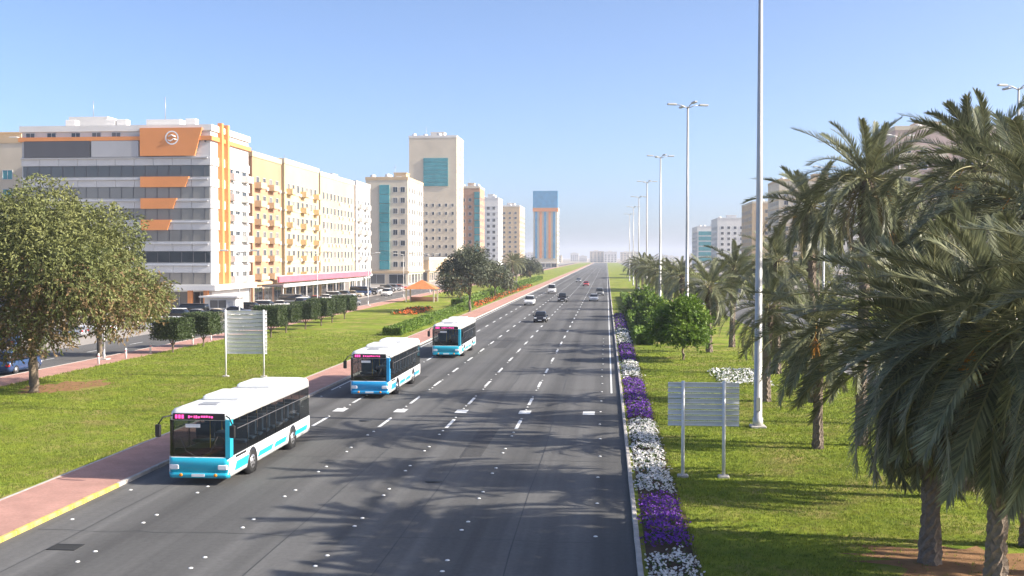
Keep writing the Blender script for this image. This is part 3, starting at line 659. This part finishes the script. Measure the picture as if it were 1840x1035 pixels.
for i in range(6):
    b = MB(); b.box(1,24,-.3,-.004,6+4*i,9+4*i); b.build('glass_panel', glass_teal, t)
block('cream_block', 'cream building at the left edge beside the grey office block', -133, -103, 186, 214, 30, c_cream, c_beige, 27, (2,29,5,28,3.5,3.6,1.8,1.6,glass_teal), None, 'E')
# far end of the road: low pale buildings
rnd = random.Random(5)
for i in range(15):
    x = -170 + i*24 + rnd.uniform(-6,6); y = rnd.uniform(1750, 2300); H = rnd.uniform(9, 19); W = rnd.uniform(16, 26)
    t = thing('far_house', 'tiny pale building at the end of the road, number %s from the left' % ORD[i].replace('nearest','first'), 'building', (x, y, -.05), 0, 'low buildings at the end of the road')
    b = MB(); b.box(0,W,0,14,0,H); b.build('wall', rnd.choice((c_white,c_cream,c_white)), t)
    b = MB(); b.box(-.3,W+.3,-.3,.4,H,H+1.2); b.box(W*.3,W*.6,4,9,H,H+3); b.build('roof_parapet', c_white, t)
    for f in range(int(H/3.6)):
        for k in range(4): put('window', window_mesh(2.2, 1.7), t, (W*(k+.5)/4, 0, 1+3.6*f), 0)

# air-conditioner boxes and awnings that clutter the near street faces
acm = MB(); acm.bbox(-.45,.45,-.4,-.01,0,.62,.04); acme = acm.mesh('wall_cooler', [c_light]); rnd = random.Random(3)
for o in [o for o in sc.objects if o.name.startswith('apartment_block') and o.location.y < 480]:
    side = 'E' if o.location.x < 0 else 'W'; wl = [w_ for w_ in o.children if w_.name.startswith('window')]
    for w_ in rnd.sample(wl, min(26, len(wl))):
        if abs(abs(w_.rotation_euler[2]) - math.pi/2) < .1: put('wall_cooler', acme, o, (w_.location.x, w_.location.y + 1.35, w_.location.z - .75), SIDES[side])
        else: put('wall_cooler', acme, o, (w_.location.x + 1.35, w_.location.y, w_.location.z - .75), 0)
# shops on the street side of the left row
t = thing('shop_awning', 'long dark flat awning over the pavement along the left shops', 'awning', (-64, 191, 0))
b = MB(); b.box(.4,4.4,0,64,3.5,3.8); b.build('roof', c_dark, t); b = MB(); b.box(4.4,4.55,0,64,3.4,4.0); b.build('fascia', c_light, t)
for i in range(9): b = MB(); b.tube([(4.1,1+i*7.7,0),(4.1,1+i*7.7,3.5)], .09, 6); b.build('post', c_light, t)
t = thing('shop_sign', 'long pink-red shop signboard above the awning', 'sign', (-64, 200, 0))
b = MB(); b.box(.55,.85,0,80,4.1,5.3); b.build('board', c_red, t); b = MB(); b.box(.45,.548,0,80,4.0,5.4); b.build('frame', c_light, t)
t = thing('pavilion', 'small orange-roofed garden pavilion on the left lawn behind the clipped trees', 'pavilion', (-39.4, 206, .1))
b = MB(); b.add([(-.5,-.5,2.6),(6,-.5,2.6),(6,5,2.6),(-.5,5,2.6),(2.75,2.25,4.4)], [(0,1,4),(1,2,4),(2,3,4),(3,0,4),(3,2,1,0)]); b.build('roof', mat('orange roof tiles', (.55,.20,.07), .7, .2, 2.0), t)
for px, py in ((0,0),(5.5,0),(5.5,4.5),(0,4.5)): b = MB(); b.box(px-.12,px+.12,py-.12,py+.12,0,2.6); b.build('post', c_cream, t)
b = MB(); b.box(.12,5.38,4.4,4.55,0,.9); b.box(.3,5.2,3.8,4.35,.4,.48); b.build('bench', c_brown, t)
t = thing('kiosk', 'small white kiosk with a shade roof in front of the orange columns', 'kiosk', (-62.5, 160, 0))
b = MB(); b.box(0,5,0,3.4,0,2.7); b.build('wall', c_white, t); b = MB(); b.box(-.6,5.6,-.8,4,2.72,2.95); b.build('roof', c_light, t)
put('window', window_mesh(2.6,1.2), t, (2.2,0,1.1)); b = MB(); b.box(3.9,4.7,-.05,-.003,.05,2.1); b.build('door', c_grey, t)

# ------------------------------------------------------------ vehicles
tyre_m = mat('tyre rubber', (0.02,0.02,0.02), 0.85, 0.2)
rim_m = mat('wheel rim', (0.5,0.5,0.52), 0.35, 0.1, metal=0.7)
b_white = mat('white coach paint', (0.78,0.78,0.77), 0.3, 0.05, 0.6, spec=0.6, dry=((0.5,0.47,0.42), 1.1, 0.53, 0.55))
b_teal = mat('turquoise coach paint', (0.02,0.40,0.55), 0.28, 0.06, 0.6, spec=0.6)
b_glass = mat('vehicle glass', (0.012,0.014,0.016), 0.06, 0.1, 1.0, spec=0.8)
b_black = mat('black plastic', (0.02,0.02,0.022), 0.5, 0.1)
b_lamp = mat('headlight lens', (0.75,0.76,0.78), 0.12, 0.05, spec=0.9)
b_led = mat('display diodes', (0.6,0.05,0.25), 0.5, 0.05, emit=((0.9,0.08,0.35),0.9))
b_red = mat('tail lamp red', (0.5,0.02,0.02), 0.2, 0.05)
plate_m = mat('number plate white', (0.75,0.75,0.75), 0.5, 0.03)
orange_l = mat('indicator orange', (0.7,0.25,0.02), 0.2, 0.05)
seat_m = mat('seat fabric', (0.06,0.10,0.16), 0.9, 0.2)
WH = {}
def wheel(t, x, y, r, w_, out):
    if (r, w_) not in WH:
        q = MB(); q.tube([(-w_/2,0,0),(-w_/2+.03,0,0),(w_/2-.03,0,0),(w_/2,0,0)], [r*.93,r,r,r*.93], 20); a = q.mesh('tyre', [tyre_m])
        q = MB(); q.tube([(-w_/2-.012,0,0),(w_/2+.012,0,0)], r*.6, 14); 
        for k in range(6): 
            an = k*math.pi/3; q.tube([(w_/2+.014, r*.36*math.cos(an), r*.36*math.sin(an)),(w_/2+.03, r*.36*math.cos(an), r*.36*math.sin(an))], r*.09, 6, 1); q.tube([(-w_/2-.014, r*.36*math.cos(an), r*.36*math.sin(an)),(-w_/2-.03, r*.36*math.cos(an), r*.36*math.sin(an))], r*.09, 6, 1)
        WH[(r, w_)] = (a, q.mesh('rim', [rim_m, tyre_m]))
    a, bm = WH[(r, w_)]
    wh = put('wheel', a, t, (x, y, r)); put('rim', bm, wh)
def loop(z, hw, y0, y1, r, n=5):
    pts = []
    for cx, cy, a0 in ((hw-r, y0+r, -90), (hw-r, y1-r, 0), (-hw+r, y1-r, 90), (-hw+r, y0+r, 180)):
        for k in range(n+1):
            a = R(a0 + 90*k/n); pts.append((cx + r*math.cos(a), cy + r*math.sin(a), z))
    return pts
def hull(levels, mi=0):
    # stacked rounded outlines: (z, half width, y front, y rear, corner radius)
    b = MB(); vs_ = []; n = 0
    for l_ in levels: p = loop(*l_); n = len(p); vs_ += p
    fs = [tuple(range(n))[::-1], tuple(range((len(levels)-1)*n, len(levels)*n))]
    for i in range(len(levels)-1):
        for k in range(n): j = (k+1) % n; fs.append((i*n+k, i*n+j, (i+1)*n+j, (i+1)*n+k))
    b.add(vs_, fs, mi, True); b.sm[-len(fs)] = False; b.sm[-len(fs)+1] = False
    return b
tint = bpy.data.materials.new('tinted bus glass'); tint.use_nodes = True
_n = tint.node_tree.nodes; _b = _n['Principled BSDF']; _b.inputs['Base Color'].default_value = (.012,.014,.016,1); _b.inputs['Roughness'].default_value = .05; _b.inputs['Specular IOR Level'].default_value = .8
_t = _n.new('ShaderNodeBsdfTransparent'); _t.inputs[0].default_value = (.62,.66,.66,1); _m = _n.new('ShaderNodeMixShader'); _m.inputs[0].default_value = .62
tint.node_tree.links.new(_b.outputs[0], _m.inputs[1]); tint.node_tree.links.new(_t.outputs[0], _m.inputs[2]); tint.node_tree.links.new(_m.outputs[0], _n['Material Output'].inputs['Surface'])
rail_y = mat('yellow grab rail', (.6,.42,.05), .4, .05); seat_me = None
def bus(label, x, y, L=11.4, teal=True, b_teal=b_teal):
    global seat_me
    t = thing('city_bus', label, 'bus', (x, y, 0), 0, 'city buses on the main road'); hw = 1.275
    # dark glass shell with white skirt and roof wrapped round it
    hull([(.34,hw-.03,.05,L-.03,.22),(.5,hw,0,L,.24),(1.12,hw,0,L,.26)]).build('skirt', b_white, t)
    b_shell = hull([(1.121,hw-.012,.02,L-.02,.26),(2.0,hw-.02,.05,L-.02,.28),(2.56,hw-.035,.12,L-.03,.3)]); b_shell.f = b_shell.f[2:]; b_shell.m = b_shell.m[2:]; b_shell.sm = b_shell.sm[2:]; q_shell = b_shell.build('glass_shell', tint, t)
    q = MB(); q.box(-hw+.06,hw-.06,.2,L-.1,1.123,1.14); q.build('floor', b_black, t)
    if seat_me is None:
        q = MB(); q.bbox(-.42,.42,-.22,.22,.0,.14,.04); q.bbox(-.42,.42,.16,.28,.14,.78,.04); seat_me = q.mesh('seat', [seat_m])
    for i in range(9):
        for s_ in (-1, 1): put('seat', seat_me, t, (s_*.72, 2.4 + i*.92, 1.3))
    q = MB(); q.bbox(.3,.95,.95,1.4,1.14,2.0,.06); q.build('driver_seat', seat_m, t)
    q = MB(); q.tube([(.62 + .2*math.cos(k*.5236), .62, 1.62 + .2*math.sin(k*.5236)) for k in range(13)], .018, 5, cap=False); q.build('steering_wheel', b_black, t)
    q = MB(); q.bbox(-1.1,1.1,.22,.5,1.14,1.42,.05); q.build('dashboard', b_black, t)
    for yy in (1.9, 4.0, 6.2, 8.4):
        q = MB(); q.tube([(-.25,yy,1.14),(-.25,yy,2.5)], .02, 5); q.tube([(.25,yy,1.14),(.25,yy,2.5)], .02, 5); q.build('grab_rail', rail_y, t)
    rf = hull([(2.561,hw-.01,.08,L-.01,.3),(2.86,hw-.04,.13,L-.03,.3),(2.98,hw-.12,.22,L-.1,.3),(3.03,hw-.3,.45,L-.3,.3)]).build('roof', b_white, t)
    for y0 in (L*.22, L*.58):
        q = MB(); q.bbox(-.82,.82,y0,y0+2.3,3.0,3.24,.08); q.build('cooling_unit', b_white, rf)
    for y0 in (L*.12, L*.5, L*.86):
        q = MB(); q.bbox(-.4,.4,y0-.35,y0+.35,3.0,3.09,.03); q.build('hatch', mat('roof hatch grey', (.3,.31,.33), .5, .1), rf)
    # front
    q = MB(); q.bbox(-1.06,1.06,.035,.09,2.585,2.84,.02); d = q.build('display', b_black, t)
    q = MB(); rl = random.Random(label)
    for a0 in (-.95,-.82,-.69): q.box(a0,a0+.09,.024,.033,2.64,2.79)
    a0 = -.42
    while a0 < .6: ww = rl.uniform(.03,.09); q.box(a0,a0+ww,.024,.033,2.67+rl.uniform(-.02,.02),2.75+rl.uniform(-.02,.02)); a0 += ww + rl.uniform(.02,.06)
    q.build('lit_text', b_led, d)
    fm = b_teal if teal else b_white
    q = hull([(.52,hw-.06,-.035,.3,.2),(.9,hw-.05,-.045,.3,.2),(1.1,hw-.05,-.02,.3,.2)]); q.build('front_panel', fm, t)
    q = hull([(.3,hw-.05,-.03,.32,.2),(.51,hw-.03,-.06,.32,.2)]); q.build('bumper', b_teal if teal else b_black, t)
    for s_ in (-1, 1):
        q = MB(); q.bbox(s_*.98-.2,s_*.98+.2,-.07,.05,.62,.84,.04); h = q.build('headlight', b_lamp, t)
        q = MB(); q.tube([(s_*.7,-.075,.42),(s_*.7,-.02,.42)], .07, 10); q.build('fog_lamp', orange_l, t)
        # mirror on a curved arm
        q = MB(); q.tube([(s_*1.1,.1,2.75),(s_*1.34,-.22,2.72),(s_*1.5,-.3,2.45)], .03, 6); m_ = q.build('mirror_arm', b_black, t)
        q = MB(); q.bbox(s_*1.5-.11,s_*1.5+.11,-.38,-.25,1.95,2.45,.03); q.build('mirror', b_black, m_)
        q = MB(); q.tube([(s_*.12,-.012,1.16),(s_*.5,.0,1.35),(s_*.78,.028,1.95)], .013, 5); q.build('wiper', b_black, t)
    q = MB(); q.box(-.26,.26,-.085,-.064,.36,.47); q.build('number_plate', plate_m, t)
    q = MB(); q.box(-.55,.05,.075,.079,2.28,2.42); q.build('windscreen_sticker', plate_m, t)
    # white posts round the windscreen, turquoise corner stripe, side pillars and stripes
    q = MB(); q.box(hw-.18,hw+.012,-.004,.34,1.1,2.6); q.build('corner_stripe', fm, t)
    q = MB(); q.box(-hw-.004,-hw+.1,.3,.42,1.1,2.6); q.build('corner_post', b_black, t)
    for s_ in (-1, 1):
        for i in range(1, 8):
            yy = .9 + i*(L-1.5)/8
            q = MB(); q.box(s_*(hw-.03)-.008,s_*(hw-.03)+.012,yy-.035,yy+.035,1.16,2.5); q.build('window_pillar', b_black, t)
        q = MB(); xx = s_*(hw-.02); q.box(xx-.01,xx+.006,.9,L-.6,2.12,2.15); q.build('window_rail', mat('rail grey', (.12,.12,.13), .4, .1), t)
        if teal:
            for a0, a1, z0, z1 in ((.5,2.0,.5,.85),(3.3,5.2,.52,.74),(5.5,7.2,.52,.74),(8.6,10.6,.52,.74)):
                q = MB(); X = s_*hw; e = .006*s_; q.add([(X+e,a0,z0),(X+e,a1,z0),(X+e,a1+.25,z1),(X+e,a0+.25,z1),(X-e,a0,z0),(X-e,a1,z0),(X-e,a1+.25,z1),(X-e,a0+.25,z1)], [(0,1,2,3),(0,4,5,1),(3,2,6,7),(1,5,6,2),(0,3,7,4)]); q.build('side_stripe', b_teal, t)
        for yy in (2.65, L-3.1):
            q = MB(); q.tube([(s_*(hw-.35),yy,.48),(s_*(hw+.004),yy,.48)], .62, 20); q.build('wheel_arch', b_black, t)
            wheel(t, s_*(hw-.14), yy, .48, .3, s_)
        for yy in (1.75, 3.6, 5.0, 6.4, 7.7, 9.3, 10.4):
            q = MB(); q.box(s_*hw-.003,s_*hw+.004,yy-.009,yy+.009,.5,1.1); q.build('panel_seam', b_black, t)
        q = MB(); q.box(s_*hw-.004,s_*hw+.008,.62,1.9,1.0,1.1); q.build('flank_trim', b_black, t)
    return t
bus('white and turquoise bus nearest the camera, in the left lane beside its shadow', -16.0, 40.2)
bus('white and sky-blue bus following behind the nearest one', -15.0, 66.0, b_teal=mat('blue coach paint', (0.02,0.30,0.60), 0.28, 0.06, 0.6, spec=0.6))
bus('farthest of the three buses, white and turquoise, smallest in view', -14.2, 93.0)

def car_proto(kind, paint):
    t = put('car', None); Lc, hw, H = {'sedan': (4.6,.9,1.46), 'suv': (4.75,.95,1.78), 'van': (5.0,.95,2.25), 'pickup': (5.2,.93,1.78)}[kind]
    gc = .22
    if kind == 'sedan': lv = [(gc,hw-.08,.12,Lc-.12,.28),(.42,hw,.0,Lc,.3),(.72,hw,.05,Lc-.04,.32),(.9,hw-.06,.22,Lc-.16,.34)]; gy = (1.15,Lc-.75); ry = (1.95,Lc-1.5)
    elif kind == 'suv': lv = [(gc+.06,hw-.06,.12,Lc-.1,.25),(.5,hw,.0,Lc,.26),(.9,hw,.05,Lc-.03,.28),(1.05,hw-.05,.18,Lc-.1,.3)]; gy = (1.2,Lc-.14); ry = (1.85,Lc-.5)
    elif kind == 'van': lv = [(gc+.04,hw-.06,.08,Lc-.06,.2),(.5,hw,.0,Lc,.22),(1.1,hw,.04,Lc-.02,.24),(1.2,hw-.04,.12,Lc-.06,.24)]; gy = (.35,Lc-.1); ry = (1.0,Lc-.22)
    else: lv = [(gc+.1,hw-.06,.12,Lc-.1,.25),(.55,hw,.0,Lc,.26),(.95,hw,.05,Lc-.03,.26),(1.06,hw-.04,.16,Lc-.06,.26)]; gy = (1.2,Lc-1.75); ry = (1.85,Lc-2.05)
    hull(lv).build('body', paint, t); zb = lv[-1][0]
    hull([(zb-.02,hw-.09,gy[0],gy[1],.2),(zb+(H-zb)*.55,hw-.17,(gy[0]+ry[0])/2+.02,(gy[1]+ry[1])/2,.2),(H-.07,hw-.26,ry[0],ry[1],.2)]).build('windows', b_glass, t)
    hull([(H-.075,hw-.24,ry[0]-.03,ry[1]+.03,.2),(H-.02,hw-.28,ry[0]+.04,ry[1]-.04,.2),(H,hw-.4,ry[0]+.2,ry[1]-.2,.2)]).build('roof', paint, t)
    if kind == 'pickup':
        q = MB(); q.box(-hw+.14,hw-.14,Lc-1.66,Lc-.2,zb-.01,zb+.012); q.build('cargo_bed', b_black, t)
    for s_ in (-1, 1):
        for yb in (.82, Lc-.9):
            wheel(t, s_*(hw-.1), yb, .33 if kind == 'sedan' else .37, .22, s_)
        q = MB(); q.bbox(s_*(hw-.26)-.18,s_*(hw-.26)+.18,-.02,.2,.58,.74,.03); q.build('headlight', b_lamp, t)
        q = MB(); q.bbox(s_*(hw-.2)-.15,s_*(hw-.2)+.15,Lc-.16,Lc+.015,.66,.84,.03); q.build('tail_light', b_red, t)
        q = MB(); q.bbox(s_*(hw+.06)-.1,s_*(hw+.06)+.1,gy[0]+.28,gy[0]+.4,zb-.02,zb+.14,.02); q.build('mirror', paint, t)
    q = MB(); q.box(-.42,.42,-.012,.1,.42,.56); q.build('grille', b_black, t)
    q = MB(); q.box(-.24,.24,-.025,-.013,.30,.40); q.build('number_plate', plate_m, t)
    return t
PA = {'white': mat('white car paint', (.75,.75,.74), .25, .04, spec=.6), 'silver': mat('silver car paint', (.45,.46,.48), .25, .05, metal=.5),
      'black': mat('black car paint', (.02,.02,.024), .2, .1, spec=.6), 'red': mat('red car paint', (.45,.03,.035), .25, .05, spec=.6),
      'blue': mat('dark blue car paint', (.03,.06,.14), .22, .05, spec=.6), 'grey': mat('grey car paint', (.14,.145,.15), .25, .05, spec=.6), 'sand': mat('beige car paint', (.5,.42,.32), .3, .05), 'yellow': mat('taxi yellow paint', (.62,.40,.04), .3, .05)}
PROTO = {}
def car(kind, colour, label, x, y, rz=0.0, group=None):
    k = (kind, colour)
    if k not in PROTO: PROTO[k] = t = car_proto(kind, PA[colour])
    else: t = copy_tree(PROTO[k])
    t.name = 'parked_car' if group and 'parked' in group else 'car'
    tag(t, label, {'sedan':'car','suv':'car','van':'van','pickup':'pickup'}[kind], group)
    t.location = (x, y, 0.0); t.rotation_euler = (0, 0, rz)
    return t
G1 = 'cars driving on the main road'
car('sedan','black','dark saloon car on the main road, the nearest car after the buses', -9.1, 144.5, 0, G1)
car('sedan','white','white saloon car on the main road, ahead of the black pickup', -2.6, 216, 0, G1)
car('pickup','black','black pickup on the main road in the middle lane', -8.8, 211, 0, G1)
car('suv','grey','grey estate car on the main road in the right-hand lane', -1.6, 246, 0, G1)
car('suv','white','white four-wheel drive far along the main road in the left lane', -14.4, 196, 0, G1)
car('van','white','white van far along the main road', -13.6, 262, 0, G1)
car('sedan','red','red saloon car far along the main road', -6.4, 330, 0, G1)
car('sedan','silver','silver saloon car far along the main road, beyond the red one', -10.0, 380, 0, G1)
car('suv','blue','dark blue car half hidden at the left edge on the service road', -46.9, 73.0, math.pi, None).location = (-46.0, 81.0, 0)
rnd = random.Random(12); cnt = {}
kinds = ['sedan','suv','sedan','van','suv','sedan','pickup']; cols = ['white','silver','white','black','sand','white','red','grey','white','blue','silver']
for i in range(22):
    k, c = kinds[(i*3) % 7], cols[(i*5) % 11]; y = 128 + i*7.6
    key = (k, c); cnt[key] = cnt.get(key, 0) + 1
    car(k, c, '%s %s parked at the left shops, %s car of the outer row' % (c, {'sedan':'saloon','suv':'four-wheel drive','van':'van','pickup':'pickup'}[k], (ORD[i] if i < 16 else ['seventeenth','eighteenth','nineteenth','twentieth','twenty-first','twenty-second'][i-16])), -54.6, y, math.pi/2 + rnd.uniform(-.03,.03), 'cars parked in front of the left shops')
for i in range(12):
    k, c = kinds[(i*2+1) % 7], cols[(i*7+2) % 11]; y = 92 + i*7.2
    car(k, c, '%s %s parked near the shop fronts, %s car of the inner row' % (c, {'sedan':'saloon','suv':'four-wheel drive','van':'van','pickup':'pickup'}[k], ORD[i]), -62.8, y if not 156 < y < 168 else y + 8.5, -math.pi/2 + rnd.uniform(-.03,.03), 'cars parked in front of the left shops')
for i, (k, c, x, y) in enumerate([('suv','white',-47.0,118),('sedan','red',-51.2,128),('sedan','white',-47.2,146),('van','white',-51.2,172),('sedan','grey',-47.0,196),('suv','white',-51,240)]):
    car(k, c, '%s %s driving on the service road, %s from the camera' % (c, {'sedan':'saloon','suv':'four-wheel drive','van':'van'}[k], ORD[i]), x, y, math.pi if x > -49 else 0, 'cars on the service road')
for i, (k, c, x, y) in enumerate([('sedan','white',22,70),('suv','silver',27.6,96),('sedan','black',33.6,120),('suv','white',22,150)]):
    car(k, c, '%s %s driving away on the opposite road, %s from the camera' % (c, {'sedan':'saloon','suv':'four-wheel drive'}[k], ORD[i]), x, y, math.pi, 'cars on the opposite road')

# ------------------------------------------------------------ masts, signs, small things
pole_m = mat('pale painted steel', (.50,.49,.47), .45, .1, .8, metal=.35)
lampglass = mat('street lamp lens', (.7,.7,.68), .3, .05)
def mast(label, x, y, H, r0=.2, r1=.08, arms=4, group='tall lamp masts on the median'):
    t = thing('lamp_mast', label, 'lamp mast', (x, y, .1), 0, group)
    b = MB(); b.tube([(0,0,0),(0,0,.5),(0,0,.52),(0,0,H*.5),(0,0,H)], [r0*1.25,r0*1.2,r0,(r0+r1)/2,r1], 12); b.build('pole', pole_m, t)
    b = MB(); b.bbox(-.4,.4,-.4,.4,-.1,.12,.03); b.build('base', kerb_grey, t)
    b = MB(); b.box(-.11,.11,-r0*1.02-.02,-r0*.8,.9,1.6); b.build('hatch', pole_m, t)
    for k in range(arms):
        a = 2*math.pi*k/arms + .3; d = Vector((math.cos(a), math.sin(a), 0))
        b = MB(); b.tube([(0,0,H-.2), tuple(d*.7 + Vector((0,0,H+.12))), tuple(d*1.5 + Vector((0,0,H+.18)))], .05, 6); ar = b.build('arm', pole_m, t)
        b = MB(); b.bbox(-.17,.17,-.5,.5,H+.1,H+.3,.05); lh = b.build('lamp_head', pole_m, ar, tuple(d*1.75), a - math.pi/2)
for i in range(7):
    y = 56 + 56*i
    mast(['thick pale lamp mast rising out of the picture beside the palms', 'lamp mast with spread lamp heads, second along the median', 'lamp mast, third along the median', 'lamp mast, fourth along the median', 'lamp mast, fifth along the median', 'lamp mast, sixth along the median', 'farthest lamp mast along the median'][i], 8.4 if i else 7.9, y, 24.6, .22, .1)
for i in range(6):
    mast('slim street lamp by the service road, %s from the camera' % ORD[i], -43.4, 88 + 34*i, 9.5, .09, .05, 2, 'street lamps by the service road')
for i, (y, a) in enumerate([(45.0, 1), (86, 2), (135, 3)]):
    mast('tall lamp mast beyond the opposite road, %s from the camera' % ORD[i], 39.0, y + 60, 25.0, .2, .09, 4, 'tall lamp masts beyond the opposite road')
sign_m = mat('sign back white paint', (.84,.84,.82), .5, .1, 1.5)
def sign_back(label, x, y, posts, x0, x1, z0, z1, n, rz):
    t = thing('road_sign', label, 'road sign', (x, y, .1), rz)
    for px in posts:
        b = MB(); b.tube([(px,.07,0),(px,.07,z1+.05)], .07, 8); b.build('post', b_white, t)
        b = MB(); b.bbox(px-.22,px+.22,-.12,.26,-.06,.1,.03); b.build('footing', kerb_grey, t)
        b = MB(); b.box(px-.05,px+.05,.145,.21,z0,z1); b.build('bracket', steel, t)
    h = (z1-z0)/n
    for i in range(n):
        z = z0 + h*i; q = MB()
        q.box(x0,x1,.22,.235,z+.022,z+h-.022); q.box(x0,x1,.15,.22,z+.022,z+.05); q.box(x0,x1,.15,.22,z+h-.05,z+h-.022)
        q.build('panel', sign_m, t)
sign_back('back of a wide slatted road sign on two white posts by the flower strip', 3.1, 43.0, (0,1.63), -.6, 2.25, 2.05, 3.85, 8, 0)
sign_back('back of a tall slatted road sign on the left lawn beyond the nearest bus', -28.2, 76.2, (0,2.9), -.1, 3.1, 1.7, 4.95, 11, 0)
for i in range(9):
    t = thing('bollard', 'short white bollard along the service footpath, %s from the camera' % ORD[i], 'bollard', (-41.9, 84 + 5*i, .1), 0, 'white bollards along the service footpath')
    b = MB(); b.tube([(0,0,0),(0,0,.85),(0,0,.95)], [.09,.09,.04], 10); b.build('post', c_white, t); b = MB(); b.tube([(0,0,.66),(0,0,.76)], .094, 10); b.build('band', c_red, t)

# ------------------------------------------------------------ thin dusty air over the city
hz = bpy.data.materials.new('dusty air'); hz.use_nodes = True
n_ = hz.node_tree.nodes; n_.remove(n_['Principled BSDF']); pv = n_.new('ShaderNodeVolumePrincipled')
pv.inputs['Color'].default_value = (.86, .9, 1.0, 1); pv.inputs['Density'].default_value = 0.00024; pv.inputs['Anisotropy'].default_value = 0.2
hz.node_tree.links.new(pv.outputs[0], n_['Material Output'].inputs['Volume'])
b = MB(); b.box(-6900, 6900, -150, 9000, -2, 80); o = b.build('haze', hz); o['kind'] = 'stuff'
